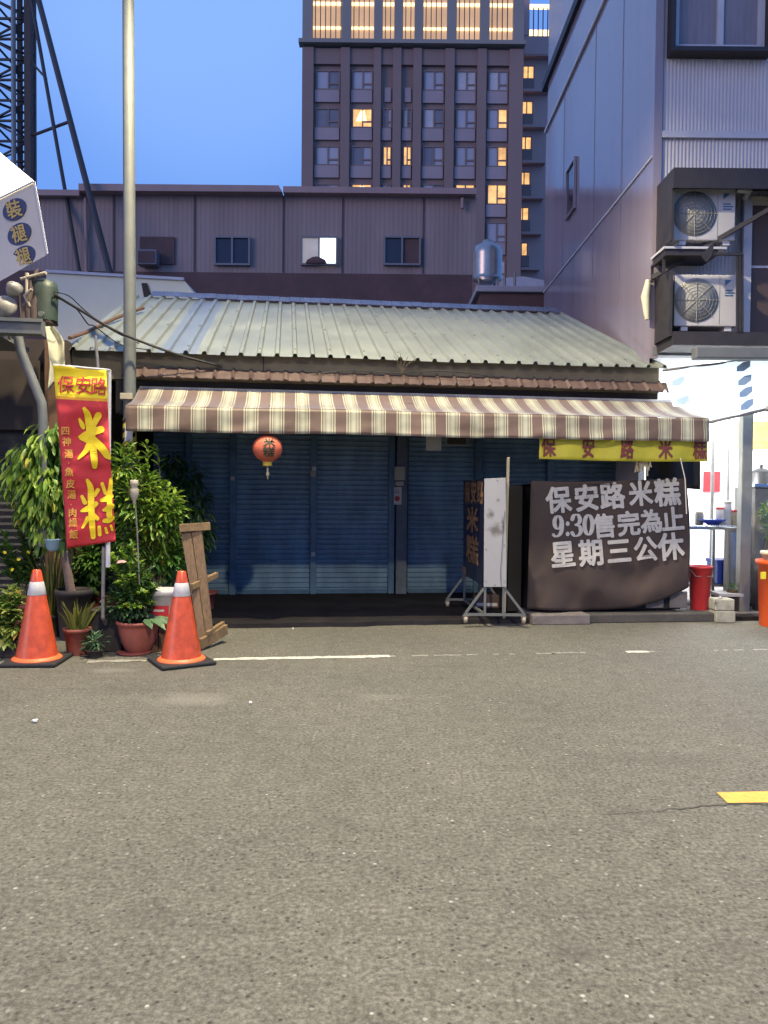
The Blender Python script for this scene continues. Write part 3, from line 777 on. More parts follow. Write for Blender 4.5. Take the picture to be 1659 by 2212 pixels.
# ================================================================== WHEELED SIGN
sb = G(1045, 1345, .05)
sgn = thing('wheeled_sign', 'narrow navy and white light box sign on a wheeled steel frame', 'sign', sb)
nA, nB = P(1046.5, 1034, 8.5), P(1092.5, 1032, 8.5); mA, mB_ = P(1045, 1268, 8.5), P(1094, 1268, 8.5)
back = P(1001, 1040, 9.75) - nA; back.z = 0
def hexa(m, a, b, c, d, vec, bev=.0):     # a b c d: near face tl tr br bl
    return m.prism([a, d, c, b], vec)
mb = MB(); hexa(mb, nA + Vector((.004, .012, -.006)), nB + Vector((-.004, .012, -.006)), mB_ + Vector((-.004, .012, .006)), mA + Vector((.004, .012, .006)), back); mb.build('cabinet', M['navy'], sgn)
mb = MB(); hexa(mb, nA, nB, mB_, mA, Vector((0, .011, 0))); pan = mb.build('end_panel', M['panel_white'], sgn, bevel=.003)
bd = back.normalized(); sx = Vector((bd.y, -bd.x, 0)); fn_ = -sx if sx.x > 0 else sx      # face normal, to the left
mb = MB(); hh = nA.z - mA.z; Lb = back.length
def face(x, y, e=.004): return nA + Vector((0, .012, 0)) + bd * (Lb * (1 - x)) + fn_ * (.002 + e) + Vector((0, 0, -hh * y)) + (mA - nA - Vector((0, 0, mA.z - nA.z))) * y
mb.quad(face(0.03, .02, 0), face(.03, .98, 0), face(.97, .98, 0), face(.97, .02, 0)); fc = mb.build('face_panel', M['navy'], sgn, solid=.003)
mb = MB()
for ch, x in zip('保安路', (.25, .55, .85)): put(mb, ch, lambda a, b, e=0: face(a, b, .004 + e), x, .13, .24, .2, .05)
put(mb, '米', lambda a, b, e=0: face(a, b, .004 + e), .5, .4, .5, .23, .045); put(mb, '糕', lambda a, b, e=0: face(a, b, .004 + e), .5, .7, .52, .25, .04)
mb.build('lettering', M['gold_letter'], fc)
mb = MB()
nn = Vector((0, -.0035, 0))
def endp(x, y): a_ = P(*cs(x, y), 8.5); return a_ + nn
def smudge(m, c, rx, rz, col, amt):       # a dirty mark with a ragged edge at one spot of a panel
    nt = m.node_tree; L = nt.links; b = nt.nodes['Principled BSDF']; src = b.inputs['Base Color'].links[0].from_socket
    tc = nt.nodes.new('ShaderNodeTexCoord'); mp = nt.nodes.new('ShaderNodeMapping'); mp.inputs['Location'].default_value = (-c.x / rx, 0, -c.z / rz); mp.inputs['Scale'].default_value = (1 / rx, 0, 1 / rz)
    L.new(tc.outputs['Object'], mp.inputs[0]); ln_ = nt.nodes.new('ShaderNodeVectorMath'); ln_.operation = 'LENGTH'; L.new(mp.outputs[0], ln_.inputs[0])
    no = nt.nodes.new('ShaderNodeTexNoise'); no.inputs['Scale'].default_value = 14; no.inputs['Detail'].default_value = 5; L.new(tc.outputs['Object'], no.inputs[0])
    ad = nt.nodes.new('ShaderNodeMath'); ad.operation = 'MULTIPLY_ADD'; ad.inputs[1].default_value = .9; L.new(no.outputs[0], ad.inputs[0]); L.new(ln_.outputs['Value'], ad.inputs[2])
    rp = nt.nodes.new('ShaderNodeValToRGB'); rp.color_ramp.elements[0].position = .55; rp.color_ramp.elements[0].color = (amt, amt, amt, 1); rp.color_ramp.elements[1].position = 1.15; rp.color_ramp.elements[1].color = (0, 0, 0, 1)
    L.new(ad.outputs[0], rp.inputs[0]); mx = nt.nodes.new('ShaderNodeMix'); mx.data_type = 'RGBA'; L.new(rp.outputs[0], mx.inputs[0]); L.new(src, mx.inputs[6]); mx.inputs[7].default_value = (*col, 1); L.new(mx.outputs[2], b.inputs['Base Color'])
for x, y, rx, rz, am in ((465, 800, .1, .13, .95), (520, 985, .2, .16, .75), (612, 930, .05, .2, .9), (555, 630, .05, .05, .6)):
    smudge(M['panel_white'], P(*cs(x, y), 8.5) - sb, rx, rz, (.07, .055, .045), am)
mb = MB()
mb.tube([endp(x, y) + nn * 2 for x, y in ((635, 760), (620, 900), (608, 1100), (595, 1300), (582, 1480), (590, 1660))], .0025, 6)
mb.build('cable', M['cable_black'], sgn)
mb = MB()
for x, y in ((545, 388), (632, 1165), (410, 1215), (405, 1595), (628, 1600), (515, 1645)): mb.lathe([(.007, 0), (.005, .004)], (0, 0, 0), 8); k_ = endp(x, y); mb.v[-16:] and None
for i, (x, y) in enumerate(((545, 388), (632, 1165), (410, 1215), (405, 1595), (628, 1600), (515, 1645))):
    k_ = endp(x, y)
    per_ = len(mb.v) // 6
    for j in range(per_): v = mb.v[i * per_ + j]; mb.v[i * per_ + j] = Vector((k_.x + v.x, k_.y - v.z, k_.z + v.y))
mb.build('screw', M['burnt'], pan)
fl2 = .05 + .14
def frame_end(org, sgnm):
    z0 = .145
    a_ = P(*cs(145, 1975), 8.5); b2 = P(*cs(890, 1960), 8.5); a_.z = b2.z = z0
    u1 = P(*cs(402, 1690), 8.5); u2 = P(*cs(625, 1690), 8.5); u1.z = u2.z = mA.z + .01
    m = MB(); m.bar(a_ + org, b2 + org, .028)
    for u_ in (u1, u2): m.bar(Vector((u_.x, u_.y, z0 + .014)) + org, u_ + org, .026)
    m.bar(a_ + org + Vector((.02, 0, .015)), u1 + org + Vector((-.014, 0, -.03)), .026); m.bar(b2 + org + Vector((-.02, 0, .015)), u2 + org + Vector((.014, 0, -.03)), .026)
    m.build('frame', M['galvanised'], sgn)
    for q_ in (a_, b2):
        c = MB(); cc = q_ + org + Vector((.02 if q_ is a_ else -.02, 0, 0))
        c.box((cc.x - .03, cc.y - .03, .128), (cc.x + .03, cc.y + .03, .1308)); c.box((cc.x - .028, cc.y - .02, .09), (cc.x - .02, cc.y + .02, .1278)); c.box((cc.x + .02, cc.y - .02, .09), (cc.x + .028, cc.y + .02, .1278))
        cs_ = c.build('caster', M['steel_grey'], sgn)
        w = MB(); w.tube([cc + Vector((-.017, 0, .09 - cc.z)), cc + Vector((.017, 0, .09 - cc.z))], .04, 16); w.build('wheel', M['beige_plastic'], cs_)
frame_end(Vector((0, .03, 0)), 1); frame_end(back - Vector((0, .03, 0)), -1)
mb = MB(); u1 = P(*cs(402, 1690), 8.5); u1.z = .145; mb.bar(u1 + Vector((0, .045, 0)), u1 + back - Vector((0, .045, 0)), .026); mb.build('frame', M['galvanised'], sgn)
mb = MB(); mb.bar(P(1098, 988, 8.47), G(1090.5, 1337, .05) + Vector((0, .05, 0)), .03, .012, up=(0, 1, 0)); o = mb.build('measuring_stick', M['stick_yellow']); tag(o, 'tall thin wooden stick leaning beside the white sign panel', 'stick')
mb = MB()
for i in range(5): p_ = P(1097.7 - i * .2, 998 + i * 7, 8.46); mb.box((p_.x - .006, p_.y - .004, p_.z - .004), (p_.x + .006, p_.y - .001, p_.z + .004))
mb.build('hole', M['burnt'], o)
# board leaning behind the sign, small box on the floor
o = MB().prism([P(*cs(130, 1420), 9.6), P(*cs(370, 1530), 9.2), P(*cs(350, 1600), 9.2), P(*cs(125, 1500), 9.6)], (0, .02, 0)).build('loose_board', M['brown_panel']); tag(o, 'brown board lying across the sign frame', 'board')
g = G(*cs(430, 1930), .05)
o = MB().box((g.x - .16, g.y, .051), (g.x + .16, g.y + .22, .22)).build('cardboard_box', M['brown_panel'], None, bevel=.01); tag(o, 'small dark box on the shop floor behind the sign frame', 'box')
MB().box((g.x - .14, g.y - .006, .08), (g.x + .12, g.y - .002, .12)).build('tape', M['paper'], o)

# ================================================================== TRAFFIC CONES
def cone(loc, label, rz):
    c = thing('traffic_cone', label, 'traffic cone', loc, rz, 'orange traffic cones at the road edge')
    H = .8
    m = MB(); w = .235
    m.box((-w, -w, .002), (w, w, .034)); m.v = [wm(c) @ v for v in m.v]; m.build('base', M['rubber_black'], c, bevel=.012)
    rad = lambda z: .175 + (.036 - .175) * (z - .04) / (H - .04)
    f = lambda pr: [wm(c) @ v for v in MB().lathe(pr, (0, 0, 0), 40).v]
    m = MB().lathe([(.205, .0345), (.205, .042), (.19, .052), (rad(.05) + .002, .062)], (0, 0, 0), 40); m.v = [wm(c) @ v for v in m.v]; m.build('flange', M['cone_flange'], c)
    m = MB().lathe([(rad(.062), .0625), (rad(.585), .585)], (0, 0, 0), 40, closed=False)
    m.lathe([(rad(.7), .7), (.037, H - .01), (.03, H), (.022, H), (.02, H - .05)], (0, 0, 0), 40, closed=False)
    m.v = [wm(c) @ v for v in m.v]; m.build('body', M['cone_orange'], c)
    m = MB().lathe([(rad(.585), .5855), (rad(.585) + .002, .588), (rad(.7) + .002, .697), (rad(.7), .6995)], (0, 0, 0), 40, closed=False); m.v = [wm(c) @ v for v in m.v]; m.build('reflective_band', M['cone_white'], c)
    return c
c1 = cone(G(80, 1430), 'orange traffic cone with a white band left of the tall red flag', R(4))
c2 = dup(c1, G(392, 1432), R(32), 'orange traffic cone in front of the leaning wooden pallet')

# ================================================================== PALLET
pl = thing('wooden_pallet', 'weathered narrow wooden pallet leaning on its end behind an orange cone', 'pallet', G(450, 1400))
def pp(x, y, d=7.25): return P(*cp(x, y), d)
tl, tr, brr, bl = pp(690, 965, 7.42), pp(872, 950, 7.47), pp(978, 1900, 7.3), pp(866, 2000, 7.2)
dv = Vector((.03, .02, 0)); kk = .018
for i in range(2):
    a, b = (i * .52, i * .52 + .47)
    q_ = [tl.lerp(tr, a), bl.lerp(brr, a), bl.lerp(brr, b), tl.lerp(tr, b)]
    MB().prism(q_, (.004, .022, 0)).build('deck_board', M['pallet_wood'], pl, bevel=.002)
sd = Vector((.2, .3, .03))
def stringer(x0, y0, x1, y1, d, h, ln_, dep=.35):
    a = pp(x0, y0, d); b = pp(x1, y1, d + dep)
    m = MB(); m.bar(a, b, .035, h); m.build('stringer', M['pallet_edge'], pl, bevel=.003)
stringer(684, 968, 952, 952, 7.38, .075, 0, .12)
stringer(792, 1478, 1012, 1372, 7.25, .055, 0, .4)
stringer(868, 1972, 1092, 1842, 7.14, .1, 0, .42)
stringer(925, 1880, 1066, 1788, 7.22, .035, 0, .35)
m = MB(); m.prism([pp(800, 1420, 7.37), pp(800, 1450, 7.37), pp(870, 1430, 7.35), pp(870, 1400, 7.35)], (.04, .25, .01)); m.build('deck_board', M['pallet_edge'], pl)
m = MB(); a = tl.lerp(bl, .99); m.bar(pp(850, 1560, 7.4), pp(960, 1900, 7.42), .05, .015); m.build('deck_board', M['pallet_wood'], pl)

# ================================================================== PLANTS
def leaves(m, clusters, L, W, droop=.3, rs=1, up=.25, shell=.55):
    r_ = random.Random(rs)
    for c, rad, nl in clusters:
        rad = Vector(rad) if isinstance(rad, (tuple, list)) else Vector((rad, rad, rad))
        for _ in range(nl):
            while True:
                d = Vector((r_.gauss(0, 1), r_.gauss(0, 1), r_.gauss(0, 1)))
                if d.length > .1: break
            d.normalize(); k = r_.random() ** shell
            p = c + Vector((d.x * rad.x, d.y * rad.y, d.z * rad.z)) * k
            dr = d * .7 + Vector((r_.uniform(-.6, .6), r_.uniform(-.6, .6), up - droop * (1.2 + r_.random())))
            l = L * r_.uniform(.5, 1.3)
            m.leaf(p, dr, Vector((r_.uniform(-.6, .6), r_.uniform(-.6, .6), 1)), l, W * r_.uniform(.75, 1.2))
def sprigs(m, sm, base, tips, rs, L, W, npl=16, droop=.1, rad=.006):
    """branches from base to tips, each with leaves along it"""
    r_ = random.Random(rs)
    for t in tips:
        mid = base.lerp(t, .5) + Vector((r_.uniform(-.05, .05), r_.uniform(-.05, .05), .06))
        q_ = smooth_line([tuple(base), tuple(mid), tuple(t)], 6); sm.tube(q_, [rad * (1 - .6 * i / len(q_)) for i in range(len(q_))], 5, False)
        for k in range(npl):
            u = .35 + .65 * (k + r_.random()) / npl; i = min(int(u * (len(q_) - 1)), len(q_) - 2); p = Vector(q_[i]).lerp(Vector(q_[i + 1]), u * (len(q_) - 1) - i)
            ax = (Vector(q_[i + 1]) - Vector(q_[i])).normalized(); a = r_.uniform(0, 6.28)
            side = Vector((math.cos(a), math.sin(a), r_.uniform(-.2, .5)))
            m.leaf(p, side + ax * .7 + Vector((0, 0, -droop)), Vector((0, 0, 1)), L * r_.uniform(.7, 1.2), W * r_.uniform(.8, 1.2))
def pot(root, c, r0, r1, h, m, name='pot', rim=True):
    b = MB(); pr_ = [(r0, 0), (r1 * .97, h * .86)] + ([(r1 * 1.07, h * .87), (r1 * 1.08, h)] if rim else [(r1, h)]) + [(r1 * .94, h), (r1 * .9, h * .9)]
    b.lathe(pr_, c, 28, closed=False); b.lathe([(0, .003), (r0, .0)], c, 28, closed=False)
    o_ = b.build(name, m, root)
    MB().lathe([(r1 * .91, h * .9), (r1 * .4, h * .93), (0, h * .94)], c, 24).build('soil', M['soil'], root)
    return o_
# 1 tall tree left of the flag
g = G(128, 1395); g = Vector((g.x, g.y + .35, 0))
pT = thing('potted_tree', 'tall drooping leafy tree on a pinkish trunk left of the red flag', 'potted plant', g)
pot(pT, g, .13, .17, .5, M['pot_dark'])
top_ = P(130, 1160, g.y); MB().tube([g + Vector((-.02, 0, .4)), g.lerp(top_, .6) + Vector((0, 0, .2)), top_, P(120, 1040, g.y), P(135, 960, g.y)], [.045, .042, .035, .025, .01], 10).build('trunk', M['trunk_pink'], pT)
mb = MB(); D = g.y
leaves(mb, [(P(110, 955, D), (.26, .24, .22), 250), (P(75, 1000, D), (.28, .24, .24), 290), (P(48, 1040, D), (.16, .18, .2), 130), (P(105, 1050, D - .1), (.3, .22, .26), 320), (P(115, 1120, D), (.27, .22, .29), 320), (P(80, 1090, D), (.18, .18, .25), 260), (P(165, 1010, D), (.16, .16, .25), 150), (P(125, 935, D), (.12, .12, .08), 90)], .15, .045, .75, 3, .0)
mb.build('foliage', [M['leaf_bright'], M['leaf_mid']], pT)
# 2 tall bush right of the flag
g = G(310, 1380); g = Vector((g.x, g.y + .35, 0)); D = g.y
pB = thing('potted_shrub', 'tall bushy green shrub between the flag and the pallet', 'potted plant', g)
pot(pB, g, .16, .2, .3, M['pot_dark'])
sm = MB(); mb = MB()
tips = [P(x, y, D + dz) for x, y, dz in ((290, 965, 0), (318, 958, 0), (340, 962, .1), (270, 1000, .1), (305, 1010, -.1), (255, 1020, 0), (262, 960, .1), (340, 1050, 0), (365, 1045, 0), (378, 1065, -.1), (330, 1090, -.15), (360, 1110, -.1), (385, 1120, 0), (300, 1080, -.1), (350, 1150, -.1), (375, 1160, 0), (262, 1080, 0), (310, 1140, -.15), (395, 1150, .1), (280, 1130, -.1), (320, 1030, .1))]
sprigs(mb, sm, g + Vector((0, 0, .28)), tips, 5, .13, .035, 34, .1)
leaves(mb, [(P(295, 1080, D), (.26, .2, .32), 420), (P(345, 1120, D), (.22, .2, .3), 420), (P(270, 1010, D), (.16, .16, .2), 200), (P(365, 1100, D), (.12, .14, .2), 140)], .12, .035, .2, 8)
mb.build('foliage', M['leaf_bright'], pB); sm.build('stem', M['stem_brown'], pB)
mb = MB()
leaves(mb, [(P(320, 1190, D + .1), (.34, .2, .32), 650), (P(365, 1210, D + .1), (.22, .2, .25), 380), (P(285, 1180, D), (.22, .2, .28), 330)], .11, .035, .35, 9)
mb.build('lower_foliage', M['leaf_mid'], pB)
# 3 dark shrub deeper under the awning
g = G(425, 1330); g = Vector((g.x, g.y + .25, 0)); D = g.y
pD = thing('potted_shrub', 'dark shadowed shrub beside the blue shutter behind the pallet', 'potted plant', g)
pot(pD, g, .14, .18, .26, M['pot_red'])
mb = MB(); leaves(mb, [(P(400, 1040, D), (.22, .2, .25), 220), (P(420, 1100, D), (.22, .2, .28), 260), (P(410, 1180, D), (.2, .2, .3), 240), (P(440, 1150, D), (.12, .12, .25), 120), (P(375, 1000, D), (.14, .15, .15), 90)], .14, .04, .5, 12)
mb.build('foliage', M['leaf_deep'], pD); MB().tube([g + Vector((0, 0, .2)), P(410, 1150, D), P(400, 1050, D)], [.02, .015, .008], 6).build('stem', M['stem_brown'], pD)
# 4 front bush in the big bowl
g = G(290, 1416); g = Vector((g.x, g.y + .12, 0)); D = g.y
pF = thing('potted_shrub', 'round small leaved bush in a wide terracotta bowl between the cones', 'potted plant', g)
MB().lathe([(.09, 0), (.125, .05), (.16, .13), (.18, .23), (.185, .27), (.2, .275), (.2, .3), (.178, .3), (.17, .27)], g, 32, closed=False).build('bowl', M['terracotta'], pF)
MB().lathe([(.172, .272), (.1, .28), (0, .285)], g, 24).build('soil', M['soil'], pF)
MB().lathe([(.14, 0), (.16, .018), (.155, .02)], g + Vector((-.03, -.02, 0)), 24).build('saucer', M['pot_red'], pF)
sm = MB(); mb = MB()
sprigs(mb, sm, g + Vector((0, 0, .28)), [P(x, y, D + dz) for x, y, dz in ((245, 1225, 0), (270, 1205, .1), (300, 1215, 0), (320, 1245, .1), (255, 1260, -.1), (285, 1245, -.1), (310, 1280, -.1), (240, 1290, 0), (265, 1310, -.15), (325, 1300, 0), (295, 1310, -.15), (335, 1270, .05), (262, 1190, .1), (283, 1180, .1), (240, 1200, .1))], 15, .065, .04, 60, .0, .005)
mb.build('foliage', M['leaf_bright'], pF); sm.build('stem', M['stem_brown'], pF)
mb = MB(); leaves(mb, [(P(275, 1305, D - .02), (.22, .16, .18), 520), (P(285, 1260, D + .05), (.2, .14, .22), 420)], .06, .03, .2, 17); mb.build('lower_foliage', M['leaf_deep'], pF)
mb = MB()
for dx, dy, l in ((.12, -.14, .15), (.2, -.05, .17), (.22, .05, .15), (.18, -.12, .2)):
    mb.leaf(g + Vector((dx * .7, dy * .7, .33)), Vector((dx, dy, -.05)), Vector((0, -.2, 1)), l * 1.15, .085)
mb.build('broad_leaf', M['leaf_blue'], pF)
p_ = P(251, 1216, D - .1); mb = MB(); mb.leaf(p_, Vector((1, 0, .35)), Vector((0, -1, .5)), .075, .03); mb.leaf(p_ + Vector((.03, 0, .01)), Vector((1, .3, .1)), Vector((0, -1, .5)), .06, .03); mb.build('flower', M['petal_pink'], pF)
# 5 snake plant
g = G(157, 1418); g = Vector((g.x, g.y + .1, 0)); D = g.y
pS = thing('potted_plant', 'spiky yellowish snake plant in a small terracotta pot beside the cone', 'potted plant', g)
pot(pS, g, .085, .115, .24, M['terracotta'])
mb = MB(); r_ = random.Random(4)
for i in range(34):
    a = r_.uniform(0, 6.28); k = r_.uniform(.0, .07); l = r_.uniform(.16, .31); b0 = g + Vector((math.cos(a) * k, math.sin(a) * k, .22)); ln2 = Vector((math.cos(a) * r_.uniform(.05, .55), math.sin(a) * r_.uniform(.05, .5), 1)).normalized()
    x = ln2.cross(Vector((math.sin(a), math.cos(a), .1))).normalized(); w = .012
    mb.add([b0 - x * w, b0 + x * w, b0 + ln2 * l * .6 + x * w * .9, b0 + ln2 * l * .6 - x * w * .9, b0 + ln2 * l + Vector((math.cos(a), math.sin(a), -.4)) * .02], [(0, 1, 2, 3), (3, 2, 4)])
mb.build('foliage', M['leaf_blade'], pS)
# 6 pale long-leaved plant at the left edge
g = G(22, 1425); g = Vector((g.x, g.y + .15, 0)); D = g.y
pL = thing('potted_plant', 'pale long leaved plant in a dark trough left of the first cone', 'potted plant', g)
mb = MB(); mb.box((g.x - .35, g.y - .1, .0), (g.x + .12, g.y + .12, .16)); mb.build('trough', M['pot_dark'], pL, bevel=.01)
mb = MB(); sm = MB()
sprigs(mb, sm, g + Vector((-.05, 0, .15)), [P(x, y, D + dz) for x, y, dz in ((5, 1290, 0), (25, 1270, .05), (45, 1290, 0), (50, 1330, -.05), (20, 1320, -.1), (40, 1360, -.1), (0, 1350, -.1), (-20, 1310, 0), (15, 1385, -.12), (-30, 1370, -.05))], 22, .13, .045, 44, .3, .006)
mb.build('foliage', M['leaf_pale'], pL); sm.build('stem', M['stem_brown'], pL)
# 7 yellow-flecked bush behind, left
g = G(30, 1385); g = Vector((g.x, g.y + .3, 0)); D = g.y
pY = thing('potted_shrub', 'low green bush with a few yellow leaves at the far left', 'potted plant', g)
pot(pY, g, .15, .2, .35, M['pot_red'])
sm = MB(); mb = MB()
sprigs(mb, sm, g + Vector((0, 0, .33)), [P(x, y, D + dz) for x, y, dz in ((10, 1150, 0), (40, 1135, 0), (65, 1160, 0), (20, 1180, -.1), (55, 1190, -.1), (0, 1190, 0), (75, 1210, 0), (35, 1215, -.1), (-20, 1160, 0), (60, 1130, .1), (15, 1235, -.1), (90, 1180, .1))], 31, .085, .045, 48, .1, .006)
mb.build('foliage', M['leaf_mid'], pY); sm.build('stem', M['stem_brown'], pY)
mb = MB(); r_ = random.Random(8)
for x, y in ((15, 1195), (45, 1208), (30, 1228), (58, 1190)):
    p_ = P(x, y, D - .2); mb.leaf(p_, Vector((r_.uniform(-1, 1), -.3, r_.uniform(-1, .3))), Vector((0, -1, .3)), .04, .03)
mb.build('yellow_leaf', M['flag_yellow'], pY)
# 8 grassy dark plant mass behind the cone, and small plants
g = G(95, 1380); g = Vector((g.x, g.y + .2, 0)); D = g.y
pG = thing('potted_plant', 'thin grassy olive plant behind the left cone', 'potted plant', g)
pot(pG, g, .12, .15, .22, M['pot_dark'])
mb = MB(); r_ = random.Random(41)
for i in range(150):
    a = r_.uniform(0, 6.28); b0 = g + Vector((math.cos(a) * .07, math.sin(a) * .07, .2)); l = r_.uniform(.35, .75); out = Vector((math.cos(a), math.sin(a), 0)) * r_.uniform(.05, .3)
    x = Vector((-math.sin(a), math.cos(a), 0)) * .006; q1 = b0 + Vector((0, 0, l * .6)) + out * .4; q2 = b0 + Vector((0, 0, l)) + out
    mb.add([b0 - x, b0 + x, q1 + x, q1 - x, q2], [(0, 1, 2, 3), (3, 2, 4)])
mb.build('foliage', M['leaf_blade'], pG)
g = G(197, 1424); g = Vector((g.x, g.y + .08, 0))
pH = thing('potted_plant', 'tiny bluish green plant on the ground in front of the dark crate', 'potted plant', g)
pot(pH, g, .06, .075, .07, M['pot_dark'])
mb = MB(); leaves(mb, [(g + Vector((0, 0, .13)), (.1, .08, .08), 120)], .06, .02, .2, 51); mb.build('foliage', M['leaf_blue'], pH)
g = G(232, 1350); g = Vector((g.x, g.y + .4, 0)); D = g.y
pK = thing('potted_shrub', 'deep green shrub behind the flag pole', 'potted plant', g)
pot(pK, g, .15, .19, .3, M['pot_red'])
mb = MB(); leaves(mb, [(P(195, 1215, D), (.27, .15, .22), 420), (P(165, 1255, D), (.28, .15, .17), 320), (P(235, 1170, D), (.2, .15, .27), 340), (P(250, 1100, D), (.15, .15, .25), 180), (P(245, 1010, D), (.12, .12, .25), 160)], .1, .04, .3, 61); mb.build('foliage', M['leaf_mid'], pK)
MB().tube([g + Vector((0, 0, .25)), P(235, 1170, D), P(246, 1010, D)], [.02, .015, .006], 6).build('stem', M['stem_brown'], pK)
# planters and crates without plants
g = G(222, 1412)
o = thing('dark_crate', 'dark weathered wooden crate standing behind the flag pole foot', 'crate', g)
mb = MB(); mb.box((g.x - .15, g.y + .06, 0), (g.x + .15, g.y + .34, .36)); mb.build('box', M['pot_dark'], o, bevel=.008)
mb = MB(); mb.box((g.x - .165, g.y + .05, .362), (g.x + .165, g.y + .35, .385)); mb.build('rim', M['dark_wood'], o, bevel=.004)
g = P(352, 1405, 7.09)
o = thing('plank_planter', 'low brown slatted wooden crate under the white bucket', 'crate', Vector((g.x, g.y, 0)))
for i in range(5):
    MB().box((g.x - .165 + i * .066, g.y - .025, .0), (g.x - .105 + i * .066, g.y - .002, .22 + .008 * (i % 2))).build('plank', M['wood_plank'], o, bevel=.004)
MB().box((g.x - .165, g.y, .003), (g.x + .165, g.y + .3, .234)).build('box', M['dark_wood'], o)
g = G(205, 1330); 
o = thing('terracotta_pot', 'empty brownish pot with yellow rim behind the flag pole', 'pot', Vector((g.x, g.y, 0)))
pot(o, Vector((g.x, g.y, 0)), .08, .1, .3, M['terracotta'])
# hanging blue pot
hp = P(114, 1177, 7.0)
o = thing('hanging_pot', 'pale blue plastic pot hanging under the drooping tree', 'pot', hp)
MB().lathe([(.03, -.055), (.055, -.03), (.068, .045), (.072, .05), (.064, .046)], hp, 20).build('bowl', M['plastic_blue'], o)
mb = MB()
for a in (0, 2.1, 4.2): mb.tube([hp + Vector((.066 * math.cos(a), .066 * math.sin(a), .048)), hp + Vector((0, .02, .3))], .002, 4)
mb.build('wire', M['cable_black'], o)
# bottle upside down on a cane
o = thing('bottle_on_cane', 'clear plastic bottle upturned on a thin cane in the shrub', 'bottle', G(300, 1380))
MB().tube([P(301, 1262, 6.98), P(296, 1140, 6.98), P(292, 1085, 6.98)], .007, 6).build('cane', M['steel_grey'], o)
bp = P(290, 1062, 6.98); MB().lathe([(.0, .11), (.035, .105), (.038, .06), (.028, .045), (.04, .02), (.04, -.03), (.03, -.06), (.014, -.085), (.014, -.11)], bp, 18).build('bottle', M['beige_plastic'], o)
# white bucket with red label
g = P(352, 1400, 7.24); g = Vector((g.x, g.y, 0)); D = g.y
bk = thing('paint_bucket', 'white plastic bucket with a red and white label behind the cone', 'bucket', Vector((g.x, g.y, .236)))
zt_ = P(352, 1272, D).z
MB().lathe([(.12, .236), (.148, zt_ - .05), (.158, zt_ - .048), (.158, zt_ - .012), (.152, zt_)], g, 32).build('body', M['bucket_white'], bk)
mb = MB(); zl = zt_ - .14
def buck(x, y, e=.004): a = -math.pi / 2 + x; k = .148 + e - (zt_ - y) * .05; return g + Vector((k * math.cos(a), k * math.sin(a), y))
mb.grid(14, 5, lambda u, v: buck(-.95 + 1.6 * u, zl - (.09 - .03 * math.cos(u * 3.1)) * v)); 
lb_ = mb.build('label', M['bucket_red'], bk)
mb = MB(); mb.grid(10, 3, lambda u, v: buck(-.35 + .7 * u, zl - .035 - .02 * v, .006)); mb.build('print', M['paper'], lb_)
mb = MB()
mb.grid(14, 5, lambda u, v: buck(-.1 + .75 * u, zl - .15 - .1 * v - .02 * math.sin(u * 3.1))); mb.build('label', M['bucket_red'], bk)

# ================================================================== FLAG
g = G(226, 1405)
flag = thing('street_flag', 'tall red and yellow vertical cloth flag on a white pole', 'flag', g)
FD = 6.85
MB().tube([P(222, 1335, FD + .05), P(224, 1180, FD + .05)], .017, 8).build('pole', M['steel_grey'], flag)
MB().tube([P(233, 1225, FD + .03), P(235.5, 800, FD + .03)], .02, 10).build('pole', M['pole_white'], flag)
MB().tube([P(212, 800, FD + .06), P(206.5, 725, FD + .06)], .013, 8).build('pole', M['steel_grey'], flag)
MB().tube([P(115, 788, FD), P(238, 799.5, FD)], .009, 8).build('crossbar', M['pole_white'], flag)
MB().lathe([(.18, 0), (.19, .06), (.15, .1), (.03, .12)], G(222, 1408) + Vector((0, .25, 0)), 24).build('foot', M['concrete_dark'], flag)
MB().tube([G(222, 1408) + Vector((0, .25, .1)), P(222, 1334, FD + .05)], .017, 8).build('pole', M['steel_grey'], flag)
TLq, TRq, BRq, BLq = (114.7, 789), (229.5, 800), (250, 1169), (144.5, 1185)
def wave(x, y): return .022 * math.sin(y * .045 + x * .02) + .03 * noise.noise(Vector((x * .03, y * .012, 0))) + .02 * noise.noise(Vector((x * .012, y * .05, 4)))
def fpt(x, y, e=0): return P(x, y, FD - .02 - e + wave(x, y))
def fl_bi(u, v):
    a = (TLq[0] + (TRq[0] - TLq[0]) * u, TLq[1] + (TRq[1] - TLq[1]) * u); b = (BLq[0] + (BRq[0] - BLq[0]) * u, BLq[1] + (BRq[1] - BLq[1]) * u)
    k = (u * 1.0) * 0; x = a[0] + (b[0] - a[0]) * v; y = a[1] + (b[1] - a[1]) * v
    x += 3.5 * math.sin(v * math.pi) * (-(u - .5)) * .8
    return x, y
mb = MB(); nv = 60
mb.grid(18, nv, lambda u, v: fpt(*fl_bi(u, v)))
for k in range(len(mb.f)):
    v = (k // 18) / nv; mb.mi[k] = 0 if v < .166 else (2 if v < .183 else 1)
ck = mb.build('cloth', [M['flag_yellow'], M['flag_red'], M['flag_orange']], flag, solid=.002)
mb = MB(); pxs = lambda x, y, e=0: fpt(*cf(x, y), .012 + e)
